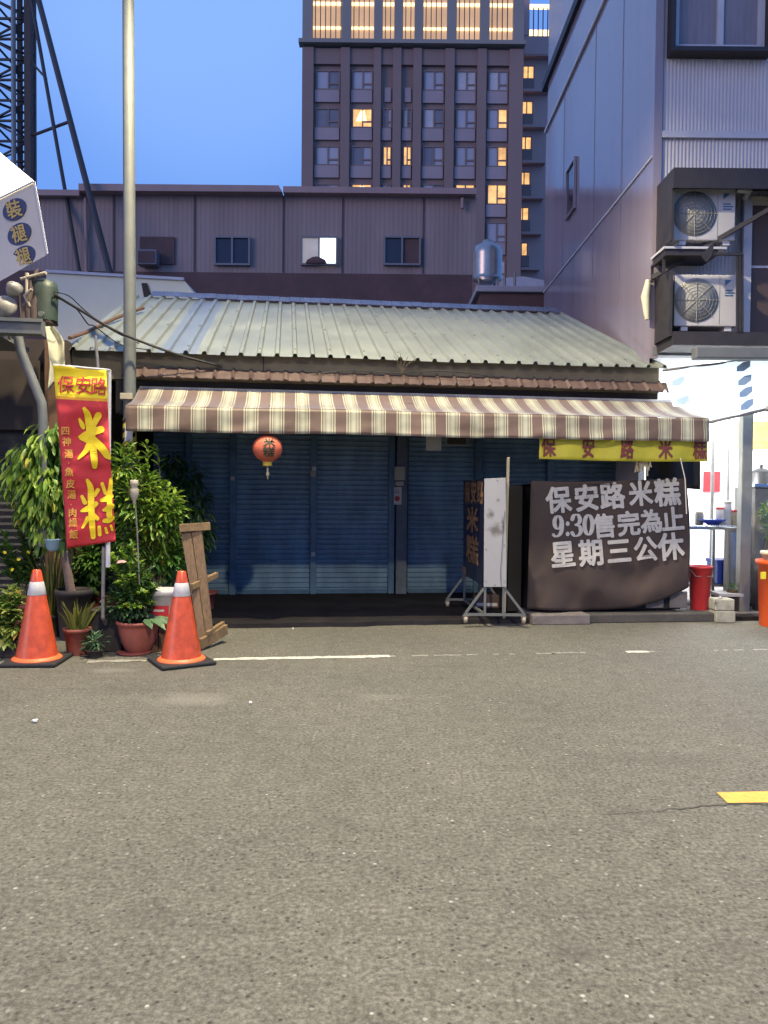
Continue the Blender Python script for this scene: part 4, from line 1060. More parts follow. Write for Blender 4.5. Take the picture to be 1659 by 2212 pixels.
strokes = [
 [(490, 540, 20), (530, 620, 38), (560, 800, 46), (585, 950, 40), (600, 1100, 38), (605, 1175, 30)], [(437, 655, 14), (465, 715, 26), (478, 748, 20)],
 [(645, 615, 38), (612, 680, 32), (588, 750, 22)], [(432, 850, 12), (500, 830, 36), (600, 790, 42), (675, 768, 38)], [(450, 868, 16), (530, 880, 44)],
 [(550, 925, 36), (505, 1005, 28), (425, 1090, 12)], [(600, 890, 40), (680, 970, 42), (745, 1055, 38), (765, 1080, 22)],
 [(522, 1330, 18), (560, 1420, 34), (565, 1600, 36), (575, 1800, 34), (588, 1955, 28)], [(465, 1510, 18), (495, 1575, 26)], [(640, 1440, 24), (605, 1495, 20)],
 [(457, 1670, 14), (540, 1640, 36), (620, 1590, 26)], [(530, 1750, 26), (470, 1855, 12)], [(590, 1710, 26), (635, 1755, 22)],
 [(688, 1370, 20), (722, 1470, 20)], [(785, 1320, 18), (775, 1440, 26), (745, 1530, 30)], [(682, 1550, 20), (740, 1535, 32), (790, 1505, 24)],
 [(705, 1660, 16), (760, 1640, 36), (800, 1610, 24)], [(768, 1540, 26), (766, 1720, 32)], [(712, 1780, 22), (760, 1772, 32), (805, 1745, 22)],
 [(655, 1850, 20), (660, 1930, 22)], [(725, 1860, 14), (740, 1910, 16)], [(785, 1835, 14), (800, 1880, 14)]]
for i, st in enumerate(strokes): brush(mb, st, pxs, .0006 * (i % 9))
mb.build('lettering', M['flag_letter'], ck); mb = MB()
for ch, x, y in (('四', 280, 785), ('神', 296, 905), ('湯', 318, 1040), ('·', 318, 1140), ('魚', 322, 1240), ('皮', 336, 1370), ('湯', 350, 1490), ('·', 345, 1600), ('肉', 360, 1690), ('燥', 365, 1800), ('飯', 372, 1930)):
    put(mb, ch, pxs, x, y, 88, 92, .03, .0, ch == '·')
mb.build('lettering', M['flag_faded'], ck)
mb = MB()
for ch, x, y in (('保', 285, 275), ('安', 480, 285), ('路', 648, 295)): put(mb, ch, pxs, x, y, 165, 180, .012, .03)
mb.build('lettering', M['flag_red'], ck)

# ================================================================== STREET LAMP
lp = P(280, 1000, 8.6); lp.z = 0
lamp = thing('street_lamp', 'tall grey street lamp post rising beside the awning', 'street lamp', lp)
x8 = P(277, 0, 8.6); xt = Vector((x8.x - .02, x8.y, 8.1))
hd = Vector((-1.0, 6.55, 8.35))
MB().tube([lp, Vector((lp.x + .0, lp.y, 2.5)), Vector((lp.x, lp.y, 3.6)), x8, xt, Vector((xt.x + .1, xt.y - .1, 8.4)), hd + Vector((-.25, .3, .22)), hd + Vector((0, .1, .2))], [.07, .068, .066, .061, .055, .048, .038, .034], 20).build('pole', M['galvanised'], lamp)
MB().box((hd.x - .16, hd.y - .4, hd.z + .1), (hd.x + .16, hd.y + .35, hd.z + .22)).build('lamp_head', M['galvanised'], lamp, bevel=.04)
MB().box((hd.x - .13, hd.y - .34, hd.z + .082), (hd.x + .13, hd.y + .1, hd.z + .098)).build('lens', M['lamp_glass'], lamp)
SPOT = 146
def street_light(name, loc, e):
    l = bpy.data.lights.new(name, 'SPOT'); l.spot_size = R(SPOT); l.spot_blend = .55; l.energy = e; l.color = (1, .855, .55); l.shadow_soft_size = .14
    o_ = bpy.data.objects.new(name, l); COL.objects.link(o_); o_.location = loc; return o_
o_ = street_light('street_lamp_light', hd + Vector((0, -.1, -.12)), 3300)
q_ = P(280, 858, 8.6)
MB().box((q_.x - .075, q_.y - .1, q_.z - .035), (q_.x + .06, q_.y - .068, q_.z + .035)).build('bracket', M['beige_plastic'], lamp, bevel=.006)
MB().lathe([(.0705, -.02), (.0705, .02)], Vector((lp.x, lp.y, q_.z - .03)), 20, closed=False).build('clamp', M['steel_grey'], lamp)
za, zb2 = P(280, 985, 8.6).z, P(280, 905, 8.6).z
MB().lathe([(.073, za), (.073, zb2)], Vector((lp.x, lp.y, 0)), 24, closed=False).build('warning_wrap', M['wrap_yellow'], lamp)
mb = MB()
for k in range(4):
    z0 = za + (zb2 - za) * (k + .25) / 4
    mb.grid(10, 2, lambda u, v: Vector((lp.x + .0745 * math.cos(-2.9 + 2.6 * u), lp.y + .0745 * math.sin(-2.9 + 2.6 * u), z0 + .05 * v + .09 * u)))
mb.build('black_stripe', M['rubber_black'], lamp)
pq = P(283, 935, 8.6); MB().box((pq.x - .04, pq.y - .087, pq.z - .1), (pq.x + .045, pq.y - .081, pq.z + .08)).build('number_plate', M['pole_white'], lamp)
# lamp on the far side of the street, behind the viewer
lb0 = Vector((2.6, -3.2, 0)); lampB = thing('street_lamp', 'tall grey street lamp post on the near side of the road', 'street lamp', lb0)
hb = Vector((1.8, -1.7, 8.6))
MB().tube([lb0, lb0 + Vector((0, 0, 8.3)), lb0 + Vector((-.1, .2, 8.6)), hb + Vector((0, -.1, .2))], [.06, .05, .045, .035], 16).build('pole', M['galvanised'], lampB)
MB().box((hb.x - .16, hb.y - .35, hb.z + .1), (hb.x + .16, hb.y + .4, hb.z + .22)).build('lamp_head', M['galvanised'], lampB, bevel=.04)
street_light('street_lamp_light', hb + Vector((0, .1, -.12)), 2900)

# ================================================================== LEFT BUILDING
TL_ = 8.6
lx = FP(128, 1000, TL_)[0]
lbld = thing('left_shop', 'dark unlit neighbouring shop front behind the plants', 'building', S(lx, TL_, 0), TH)
ztop = FP(60, 700, TL_)[1]
mb = MB(); mb.box((lx - 6, TL_ + .3, 0), (lx, TL_ + 4, ztop - .1), S); mb.build('wall', M['left_wall'], lbld)
mb = MB(); z = .3; sA = lx - 5; sB = FP(82, 1000, TL_)[0]
while z < FP(60, 940, TL_)[1]:
    mb.add([S(sA, TL_ + .27, z), S(sB, TL_ + .27, z), S(sB, TL_ + .255, z + .05), S(sA, TL_ + .255, z + .05), S(sB, TL_ + .27, z + .075), S(sA, TL_ + .27, z + .075)], [(0, 1, 2, 3), (3, 2, 4, 5)]); z += .075
mb.build('roller_shutter', M['left_shutter'], lbld)
mb = MB(); mb.box((sB + .01, TL_ + .2, 0), (sB + .16, TL_ + .295, ztop - .12), S); mb.build('door_post', M['wood_plank'], lbld)
mb = MB(); a, zz = FP(0, 860, TL_ + .25); mb.box((lx - 3, TL_ + .2, FP(20, 925, TL_)[1]), (FP(70, 900, TL_)[0], TL_ + .29, FP(20, 770, TL_)[1]), S); mb.build('header_panel', M['left_wall'], lbld)
TG = 7.5
gl, gz1 = FP(88, 722, TG); gz0 = FP(88, 690, TG)[1]
mb = MB(); mb.box((gl - 4, TG, gz1), (gl, TG + .14, gz0), S); mb.box((gl - 4, TG - .03, gz0 - .03), (gl + .02, TG - .002, gz0 + .002), S); mb.box((gl - 4, TG - .03, gz1 - .002), (gl + .02, TG - .002, gz1 + .028), S); mb.box((gl - 4, TG + .143, gz1 + .02), (gl - .45, TG + 1.1, gz1 + .06), S)
mb.build('ledge', M['beam_grey'], lbld)
pp_ = [FP(x, y, 7.9) for x, y in ((38, 722), (45, 758), (66, 810), (90, 870), (93, 905), (93, 1180))]
MB().tube([S(a, 7.9, z) for a, z in pp_], .045, 12).build('downpipe', M['beam_grey'], lbld)
# curled pale sheet at the corner
mb = MB()
def shf(u, v):
    xs = bez([(96, 702), (104, 745), (108, 790), (103, 845)], v); xe = bez([(112, 700), (138, 735), (140, 790), (138, 800)], v)
    x = xs[0] + (xe[0] - xs[0]) * u; y = xs[1] + (xe[1] - xs[1]) * u; return P(x, y, 8.1 + .08 * math.sin(u * 3) + .1 * u)
o = mb.grid(6, 14, shf).build('plastic_sheet', M['sheet_cream'], None, solid=.004); tag(o, 'curled cream plastic sheet hanging at the corner of the dark shop', 'sheet')
# things standing on the ledge
dq = P(98, 690, 7.9)
o = thing('green_drum', 'dark green metal drum with fittings behind the grey ledge', 'drum', dq)
MB().box((dq.x - .12, dq.y - .1, dq.z - .05), (dq.x + .09, dq.y + .1, dq.z - .022)).build('bracket', M['pipe_rust'], o); MB().lathe([(.12, -.02), (.125, .3), (.11, .37), (.05, .4)], dq, 24).build('body', M['drum_green'], o)
mb = MB(); mb.tube([dq + Vector((-.1, -.12, .1)), dq + Vector((-.14, -.16, .2)), dq + Vector((-.06, -.17, .26))], .014, 8); mb.tube([dq + Vector((-.14, -.1, .0)), dq + Vector((-.14, -.1, .44))], .02, 8); mb.tube([dq + Vector((-.2, -.1, .38)), dq + Vector((.06, -.12, .44))], .018, 8)
mb.build('fitting', M['beige_plastic'], o)
mb = MB(); mb.tube([dq + Vector((.03, -.15, .02)), dq + Vector((.03, -.17, .02))], .03, 12); mb.build('valve', M['galvanised'], o)
mb = MB(); 
for x, y, r_q in ((62, 640, .035), (52, 665, .03), (74, 655, .04), (66, 610, .02)): a = P(x, y, 7.8); mb.tube([a + Vector((0, 0, -.25)), a, a + Vector((.05, .05, .14))], r_q, 8)
o = mb.build('rusty_pipes', M['pipe_rust']); tag(o, 'cluster of dark rusty pipes under the corner sign box', 'pipes')
for k, (x, y, r_q, lab) in enumerate(((32, 627, .08, 'small silver flood lamp just below the corner sign box'), (8, 665, .13, 'larger silver flood lamp at the left edge above the ledge'))):
    c = P(x, y, 7.4); o = thing('flood_lamp', lab, 'lamp', c, 0, 'silver flood lamps on the ledge')
    m = MB().lathe([(.0, .1), (r_q * .5, .09), (r_q * .9, .03), (r_q, 0), (r_q * .9, -.005), (0, .01)], (0, 0, 0), 24); rm = Matrix.Rotation(R(70), 3, 'X'); m.v = [c + rm @ v for v in m.v]; m.build('reflector', M['steel_grey'], o)
    MB().tube([c + Vector((0, .08, 0)), c + Vector((0, .12, -.28))], .014, 8).build('bracket', M['pipe_rust'], o)
# sign box
A1, B1 = P(76, 393, 6.0), P(104, 549, 6.0)
A2, B2 = P(-60, 459, 6.5), P(-44, 632, 6.5)
C1 = P(-70, 271, 6.45); C2 = C1 + (A2 - A1)
sg = thing('sign_box', 'projecting white sign box with a glowing face and three blue ovals', 'sign', B2)
mb = MB(); mb.add([A1, B1, B2, A2, C1 + (B1 - A1), C1, C2, C2 + (B2 - A2)], [(0, 1, 2, 3)[::-1], (0, 5, 4, 1), (1, 4, 7, 2), (4, 5, 6, 7), (3, 2, 7, 6)]); mb.build('casing', M['sign_side'], sg)
nrm = (C1 - A1).cross(A2 - A1).normalized(); nrm = nrm if nrm.y < 0 else -nrm
mb = MB(); mb.quad(A1 + nrm * .004, A2 + nrm * .004, C2 + nrm * .004, C1 + nrm * .004); mb.build('glowing_face', M['sign_face'], sg)
nf = (B1 - A1).cross(A2 - A1).normalized(); nf = nf if nf.y < 0 else -nf
mb = MB(); mb.bar(A1 + nf * .006, B1 + nf * .006, .012); mb.bar(A1 + nrm * .01 + nf * .004, A2 + nrm * .01 + nf * .004, .01); mb.build('edge_trim', M['pole_white'], sg)
def sf(x, y, e=.006):                     # zoom pixels -> oval face of the sign
    p_ = ray((x * .2712) * .864, (360 + y * .2712) * .864); k_ = (A1 - CAM).dot(nf) / p_.dot(nf); return CAM + p_ * k_ + nf * e
for ch, x, y in (('裝', 140, 605), ('褪', 185, 830), ('褪', 225, 1040)):
    m = MB(); pts = []
    for i in range(28):
        a = 2 * math.pi * i / 28; ex, ey = 118 * math.cos(a), 92 * math.sin(a); c_, s_ = math.cos(R(-42)), math.sin(R(-42)); pts.append(sf(x + ex * c_ - ey * s_, y + ex * s_ + ey * c_))
    m.add(pts, [tuple(range(28))]); ov = m.build('oval_badge', M['sign_blue'], sg, solid=.004)
    m = MB(); put(m, ch, lambda a, b, e=0: sf(a, b, .0105 + e), x, y, 125, 150, .025, -.25); m.build('lettering', M['sign_gold'], ov)
MB().tube([B2.lerp(C2, .5), B2.lerp(C2, .5) + Vector((-.3, 1.4, -.2))], .03, 10).build('bracket', M['pipe_rust'], sg)

# overhead cables
def cable(name, label, pts, D0, D1, r_, m):
    q_ = [P(x, y, D0 + (D1 - D0) * i / (len(pts) - 1)) for i, (x, y) in enumerate(pts)]
    o_ = MB().tube(smooth_line([tuple(p) for p in q_], 6), r_, 6).build(name, m); tag(o_, label, 'cable')
cable('sagging_cable', 'thick black cable sagging from the green drum past the lamp post', [(117, 636), (175, 671), (255, 717), (372, 762), (480, 792)], 7.8, 8.9, .014, M['cable_black'])
cable('sagging_cable', 'thin black cable looping below the thick cable left of the lamp post', [(115, 640), (160, 662), (190, 700), (205, 705), (262, 745), (330, 756)], 7.85, 8.8, .007, M['cable_black'])
cable('sagging_cable', 'upper thin black cable running from the drum toward the roof', [(116, 630), (150, 640), (185, 672), (240, 712), (300, 742)], 7.8, 8.9, .006, M['cable_black'])
cable('roof_cable', 'brown cable bundle climbing the left edge of the green roof', [(150, 730), (185, 718), (222, 700), (268, 680), (310, 665)], 8.7, 11.0, .022, M['cable_brown'])
cable('roof_cable', 'thin dark cable drooping along the cream fascia under the roof', [(660, 812), (760, 800), (850, 806), (960, 802), (1080, 815)], 9.0, 9.2, .006, M['cable_black'])
o = thing('dry_twig', 'small dry twig sprouting over the roof edge', 'twig', P(868, 806, 8.75)); mb = MB(); r_ = random.Random(5)
for dx, dy in ((-18, -38), (-4, -44), (14, -36), (28, -30), (40, -36)): mb.tube([P(868, 806, 8.75), P(868 + dx * .4, 806 + dy * .6, 8.72), P(868 + dx, 806 + dy, 8.7)], [.006, .004, .002], 5, False)
mb.build('stem', M['stem_brown'], o)

# ================================================================== PALE WALL BUILDING (left, behind the roof)
YW = 14.2
pw = thing('white_building', 'low pale walled building behind the left end of the green roof', 'building', P(260, 760, YW))
c = [P(100, 589, YW), P(398, 606, YW), P(432, 650, YW)]
for v in c: pass
pts = [Vector((c[0].x, YW, 0)), Vector((c[0].x, YW, c[0].z)), Vector((c[1].x, YW, c[1].z)), Vector((c[2].x, YW, c[2].z)), Vector((c[2].x, YW, 0))]
MB().prism([p + Vector((0, 0, 0)) for p in pts], (0, 3.0, 0)).build('wall', M['pale_wall'], pw)
mb = MB(); mb.bar(c[0] + Vector((0, -.02, .02)), c[1] + Vector((0, -.02, .02)), .05, .05); mb.build('coping', M['trim_light'], pw)
q_ = P(318, 628, YW); MB().prism([P(306, 612, YW - .003), P(318, 612, YW - .003), P(330, 645, YW - .003), P(312, 645, YW - .003)], (0, -.02, 0)).build('vent_opening', M['dark_wood'], pw)

# ================================================================== WAREHOUSE
YH = 22.0
wL, wR = P(-40, 500, YH).x, P(1022, 500, YH).x
zw = P(800, 424, YH).z; zd = P(800, 592, YH).z
wh = thing('warehouse', 'long mauve corrugated metal warehouse behind the green roof', 'warehouse', Vector(((wL + wR) / 2, YH, 0)))
mb = MB(); x = wL; prof = []
while x < wR: prof += [(x, 0), (x + .05, 0), (x + .065, -.004), (x + .1, -.004), (x + .115, 0)]; x += .13
for i in range(len(prof) - 1):
    (xa, da), (xb, db) = prof[i], prof[i + 1]
    mb.add([Vector((xa, YH + da, zd)), Vector((xb, YH + db, zd)), Vector((xb, YH + db, zw)), Vector((xa, YH + da, zw))], [(0, 1, 2, 3)])
mb.build('cladding', M['ware_wall'], wh)
MB().box((wL, YH + .02, 0), (wR, YH + 14, zw)).build('wall', M['ware_wall'], wh)
MB().box((wL, YH - .04, 0), (wR - .02, YH + .015, zd - .003)).build('lower_wall', M['ware_dark'], wh)
xm = P(613, 415, YH).x; z0, z1_ = P(400, 424, YH).z, P(400, 409, YH).z
MB().prism([Vector((P(180, 415, YH).x, YH - .35, z0)), Vector((P(180, 415, YH).x, YH - .35, z1_)), Vector((xm - .1, YH - .35, z1_)), Vector((xm, YH - .35, z0 + .02))], (0, 8, 0)).build('roof', M['ware_roof'], wh)
z2_ = P(820, 426, YH).z; z3_ = P(820, 413, YH).z
MB().box((xm + .02, YH - .3, z2_), (P(1026, 415, YH).x, YH + 8, z3_)).build('roof', M['ware_roof'], wh)
MB().box((wL, YH - .25, z0 - .1), (P(180, 415, YH).x - .02, YH + 8, z0 + .06)).build('roof', M['ware_roof'], wh)
q_ = P(999, 428, YH - .15); MB().tube([q_, q_ + Vector((0, 0, -.28))], .05, 8).build('downpipe', M['ware_roof'], wh)
for px, y0_, y1_ in ((185, 428, 592),): a = P(px, y0_, YH - .1); b = P(px + 2, y1_, YH - .1); MB().tube([a, b], .05, 8).build('downpipe', M['ware_roof'], wh)
for px in (245, 420, 612, 740, 915): a = P(px, 440, YH - .03); MB().box((a.x - .02, YH - .035, zd + .02), (a.x + .02, YH - .022, zw - .05)).build('panel_seam', M['ware_dark'], wh)
def win(parent, x0, x1, zlo, zhi, Y, mf, mp, fw=.05, mid=.5, mp2=None, dep=.08, cross=None):
    m = MB(); m.box((x0 - fw, Y - dep, zlo - fw), (x1 + fw, Y, zlo)); m.box((x0 - fw, Y - dep, zhi), (x1 + fw, Y, zhi + fw)); m.box((x0 - fw, Y - dep, zlo), (x0, Y, zhi)); m.box((x1, Y - dep, zlo), (x1 + fw, Y, zhi))
    xm_ = x0 + (x1 - x0) * mid
    if mid: m.box((xm_ - fw * .5, Y - dep, zlo), (xm_ + fw * .5, Y - .005, zhi))
    w_ = m.build('window', mf, parent)
    if mid:
        g_ = MB().box((x0, Y - dep * .4, zlo), (xm_ - fw * .5, Y - .01, zhi)).build('pane', mp, w_)
        g_ = MB().box((xm_ + fw * .5, Y - dep * .4, zlo), (x1, Y - .01, zhi)).build('pane', mp2 or mp, w_)
    else: MB().box((x0, Y - dep * .4, zlo), (x1, Y - .01, zhi)).build('pane', mp, w_)
    return w_
for (px0, px1, a_, b_, m1, m2) in ((468, 538, 'g', 0, 'glass_dark', 'glass_dark'), (654, 726, 'l', 0, 'glass_dim', 'cold_window'), (832, 905, 'd', 0, 'glass_dark', 'ware_dark')):
    q0 = P(px0, 571, YH); q1 = P(px1, 517, YH); win(wh, q0.x, q1.x, q0.z, q1.z, YH - .03, M['frame_alu'], M[m1], .05, .5, M[m2], .1)
q0 = P(654, 571, YH - .12); mb = MB(); mb.lathe([(.0, .0), (.3, .02), (.26, .12), (.1, .2), (0, .22)], Vector((q0.x + .38, q0.y - .03, q0.z)), 16); mb.v = [Vector((v.x, q0.y - .03 + (v.y - q0.y) * .12, v.z)) for v in mb.v]; o = mb.build('stored_bundle', M['ware_dark'], wh)
q0 = P(303, 571, YH); q1 = P(378, 513, YH); MB().box((q0.x, YH - .06, q0.z), (q1.x, YH - .023, q1.z)).build('window_opening', M['ware_dark'], wh)
q0 = P(298, 573, YH - .3); q1 = P(340, 541, YH - .3)
ac = thing('window_air_conditioner', 'small boxy air conditioner in a dark warehouse opening', 'air conditioner', q0)
MB().box((q0.x, YH - .4, q0.z), (q1.x, YH - .065, q1.z)).build('casing', M['frame_alu'], ac, bevel=.02); MB().box((q0.x + .04, YH - .42, q0.z + .05), (q1.x - .05, YH - .403, q1.z - .05)).build('grille', M['ware_dark'], ac)

# ================================================================== TOWER BLOCK
YT = 70.0
tw = thing('tower_block', 'tall dark brown apartment tower with lit windows and glowing top floors', 'tower', Vector((P(890, 500, YT).x, YT, 0)))
X = lambda cx: P(*ct(cx, 600), YT).x
def Z(cy, cx=700): return P(*ct(cx, cy), YT).z
tx0, tx1 = X(130), X(1440)
zband = Z(262); ztp = Z(-330)
MB().box((tx0, YT + .5, 0), (tx1, YT + 18, ztp)).build('wall', M['tower_wall'], tw)
bays = [(205, 350), (420, 545), (605, 660), (725, 780), (845, 970), (1040, 1160), (1230, 1350)]
tops = [(190, 362), (418, 553), (605, 673), (725, 793), (845, 985), (1042, 1180), (1236, 1376)]
edges = [tx0] + [v for a, b in bays for v in (X(a - 8), X(b + 8))] + [tx1]
for k in range(0, len(edges), 2):
    MB().box((edges[k], YT, 0), (edges[k + 1], YT + .497, zband - .3)).build('pilaster', M['tower_wall'], tw)
MB().box((tx0 - .3, YT - .4, zband - .1), (tx1 + .1, YT + .497, zband + .25)).build('cornice', M['tower_top'], tw)
edges = [tx0] + [v for a, b in tops for v in (X(a), X(b))] + [tx1]
for k in range(0, len(edges), 2):
    MB().box((edges[k], YT - .05, Z(245)), (edges[k + 1], YT + .497, ztp)).build('crown_pier', M['tower_top'], tw)
MB().box((tx0, YT - .048, zband + .252), (tx1, YT + .49, Z(245) - .003)).build('parapet', M['tower_top'], tw)
MB().box((tx0, YT + .2, Z(375)), (tx1, YT + .495, zband - .303)).build('upper_band', M['tower_wall'], tw)
for k, (a, b) in enumerate(tops):
    x0, x1 = X(a), X(b)
    g_ = MB().box((x0, YT + .42, Z(245)), (x1, YT + .49, Z(-60))).build('glowing_opening', M['warm_soft'], tw)
    MB().box((x0 + .03, YT + .3, Z(162)), (x1 - .03, YT + .41, Z(148))).build('light_strip', M['led_strip'], g_)
    MB().box((x0 + .03, YT + .3, Z(20)), (x1 - .03, YT + .41, Z(2))).build('light_strip', M['led_strip'], g_)
    m = MB(); x = x0 + .2
    while x < x1 - .1: m.box((x, YT + .05, Z(238)), (x + .075, YT + .25, Z(-60))); x += .46
    m.box((x0 + .02, YT + .1, Z(244)), (x1 - .02, YT + .3, Z(238)))
    m.build('slat', M['slat_brown'], g_)
lit = {(1, 1): 'B', (1, 6): 'R', (2, 2): 'B', (2, 3): 'B', (2, 6): 'R', (3, 1): 'B', (3, 3): 'B', (3, 5): 'B', (3, 6): 'B'}
for r_i, cy in enumerate((412, 637, 862, 1087, 1312, 1537)):
    for k, (a, b) in enumerate(bays):
        if r_i >= 4 and k < 6: continue
        x0, x1 = X(a + 14), X(b - 4); zh = Z(cy - 6 * (k / 6) + 3, 700); zl_ = Z(cy + 105)
        nar = k in (2, 3)
        if nar and r_i == 0: 
            MB().box((x0, YT + .35, Z(cy + 180)), (x1, YT + .495, Z(cy + 95))).build('spandrel', M['tower_panel'], tw); continue
        L_ = lit.get((r_i, k), ''); gl_ = lambda: M[rr.choice(('tower_glass', 'tower_glass', 'tower_glass_pale', 'tower_glass_dark'))]
        pm = M['warm_window'] if L_ == 'B' else gl_()
        m2 = M['warm_window'] if L_ else gl_()
        w_ = win(tw, x0, x1, zl_, zh, YT + .45, M['tower_wall'], pm, .12, 0.52 if not nar else .5, m2, .15)
        m = MB(); xm_ = x0 + (x1 - x0) * .56; zc_ = zl_ + (zh - zl_) * .28; m.box((xm_, YT + .31, zc_ - .07), (x1, YT + .37, zc_ + .07)); m.build('transom', M['tower_wall'], w_)
        if L_ == 'B' and k == 1: MB().prism([Vector((x0 + .25, YT + .3, zl_ + .5)), Vector((x0 + .7, YT + .3, zh - .1)), Vector((x0 + 1.0, YT + .3, zh - .1)), Vector((x0 + 1.2, YT + .3, zl_ + .5))], (0, .05, 0)).build('curtain', M['warm_bright'], w_)
        MB().box((X(a), YT + .3, Z(cy + 185)), (X(b), YT + .494, Z(cy + 112))).build('spandrel', M['tower_panel'], tw)
# set-back wing
YG = 78.0
wx0 = P(*ct(1400, 600), YG).x; wx1 = P(*ct(1800, 600), YG).x
ZW = lambda cy: P(*ct(1500, cy), YG).z
XW = lambda cx: P(*ct(cx, 600), YG).x
MB().box((wx0, YG + .6, 0), (wx1, YG + 14, ZW(262))).build('wing_wall', M['wing_wall'], tw)
for k in range(7):
    cy = 328 + k * 211
    MB().box((XW(1440), YG - .2, ZW(cy + 8)), (XW(1600 - k * 8), YG + .597, ZW(cy - 8 if k else cy - 60))).build('balcony_slab', M['wing_wall'], tw)
    if k < 6:
        x0, x1 = XW(1446 - k * 5), XW(1504 - k * 5); w_ = win(tw, x0, x1, ZW(cy + 122), ZW(cy + 52), YG + .55, M['tower_wall'], M['warm_window'], .1, .45, None, .15)
        MB().box((XW(1446), YG + .3, ZW(cy + 190)), (XW(1508 - k * 3), YG + .59, ZW(cy + 128))).build('balcony_panel', M['tower_wall'], tw)
MB().box((XW(1440), YG - .25, ZW(330)), (XW(1700), YG + .59, ZW(222))).build('wing_cornice', M['wing_wall'], tw)
mb = MB()
for cx in (1440, 1642, 1670): mb.box((XW(cx), YG - .2, ZW(215)), (XW(cx) + (.5 if cx != 1642 else 1.0), YG + .5, ZW(-200)))
mb.build('crown_pier', M['wing_wall'], tw)
g_ = MB().box((XW(1452), YG - .1, ZW(45)), (XW(1640), YG + .3, ZW(28))).build('light_strip', M['led_strip'], tw)
MB().box((XW(1452), YG + 1.0, ZW(213)), (XW(1640), YG + 1.2, ZW(140))).build('glowing_opening', M['warm_bright'], tw)
MB().box((XW(1672) + .5, YG + 1, ZW(213)), (XW(1720), YG + 1.2, ZW(140))).build('glowing_opening', M['warm_bright'], tw)
mb = MB(); cx = 1465
while cx < 1640: mb.box((XW(cx), YG - .05, ZW(213)), (XW(cx) + .09, YG + .1, ZW(46))); cx += 28
mb.build('slat', M['slat_brown'], tw)

# ================================================================== LATTICE MAST
YM = 24.0
lm = thing('lattice_mast', 'dark steel lattice mast with sloping stays at the left edge', 'mast', Vector((P(30, 500, YM).x, YM, 0)))
mx = lambda px: P(px, 200, YM).x
zT = P(30, -80, YM).z
legs = [(mx(-20), YM), (mx(62), YM), (mx(20), YM + .7), (mx(44), YM + .9)]
for (x, y), w in zip(legs, (.16, .2, .13, .13)): MB().box((x - w / 2, y - w / 2, 0), (x + w / 2, y + w / 2, zT)).build('leg', M['lattice'], lm)
MB().tube([Vector((mx(36), YM - .2, 0)), Vector((mx(36), YM - .2, zT))], .07, 10).build('conduit', M['steel_grey'], lm)
mb = MB(); z = 6.0; k = 0
while z < zT:
    for i, j in ((0, 1), (2, 3), (1, 3), (0, 2)):
        a = Vector((*legs[i], z)); b = Vector((*legs[j], z + .62)); 
        mb.bar(a, Vector((*legs[j], z)), .06); mb.bar(a if k % 2 else Vector((a.x, a.y, z + .62)), b if k % 2 else Vector((b.x, b.y, z)), .05)
    z += .62; k += 1
mb.build('lattice_brace', M['lattice'], lm)
def stay(p, q, r_): MB().tube([p, q], r_, 8).build('stay', M['lattice'], lm)
a1, a2 = P(60, -90, YM), P(238, 592, YM - 3.5); b1, b2 = P(52, -90, YM), P(172, 590, YM - 2.6)
stay(a1, a2, .085); stay(b1, b2, .055)
ext = lambda p, q: q + (q - p) * (q.z / (p.z - q.z))
stay(a2, ext(a1, a2), .085); stay(b2, ext(b1, b2), .055)
MB().tube([P(72, 292, YM), P(152, 262, YM - 1.8)], .045, 8).build('tie_bar', M['lattice'], lm); MB().tube([P(66, 132, YM), P(100, 170, YM - .9)], .035, 8).build('tie_bar', M['lattice'], lm)
MB().tube([P(95, 490, YM - .5), P(143, 425, YM - 2)], .045, 8).build('tie_bar', M['lattice'], lm)

# ================================================================== WATER TANK
YK = 17.5
kb = P(1052, 630, YK)
hut = thing('roof_hut', 'small dark roof shed with a pale slab beside the tower block', 'shed', Vector((P(1100, 640, YK).x, YK, 0)))
x0, x1 = P(1022, 650, YK).x, P(1175, 650, YK).x; zh = P(1100, 632, YK).z
MB().box((x0 + .1, YK - .5, 0), (x1 + 1, YK + 2, zh - .14)).build('wall', M['ware_dark'], hut)
MB().box((x0, YK - .6, zh - .137), (x1 + 1, YK + 2.1, zh)).build('roof', M['hut_roof'], hut, bevel=.02)
q0, q1 = P(1088, 600, YK + 2.2), P(1180, 606, YK + 2.2)
MB().prism([Vector((q0.x, YK + 2.2, zh - 1)), q0, P(1130, 597, YK + 2.2), q1, Vector((q1.x + .6, YK + 2.2, zh - 1))], (0, 2, 0)).build('parapet', M['trim_light'], hut)
tk = thing('water_tank', 'shiny stainless steel domed water tank on legs above the roof ridge', 'water tank', Vector((kb.x, YK, zh)))
r_t = (P(1084, 560, YK).x - P(1020, 560, YK).x) / 2; zt0 = P(1052, 605, YK).z; zt1_ = P(1052, 545, YK).z; ztop_ = P(1052, 525, YK).z
pr = [(r_t * .3, zt0 - .1), (r_t * .97, zt0)]
for i in range(9): z = zt0 + (zt1_ - zt0) * i / 8; pr += [(r_t * (1.0 if i % 2 else .97), z)]
pr += [(r_t * .85, zt1_ + (ztop_ - zt1_) * .6), (r_t * .5, ztop_ - .03), (.12, ztop_), (.12, ztop_ + .05), (0, ztop_ + .05)]
MB().lathe(pr, Vector((kb.x, YK, 0)), 32).build('tank', M['chrome'], tk)
for a in (.8, 2.3, 3.9, 5.5): v = Vector((kb.x + r_t * .85 * math.cos(a), YK + r_t * .85 * math.sin(a), zh)); MB().tube([v, Vector((v.x, v.y, zt0 + .1))], .025, 8).build('leg', M['steel_grey'], tk)
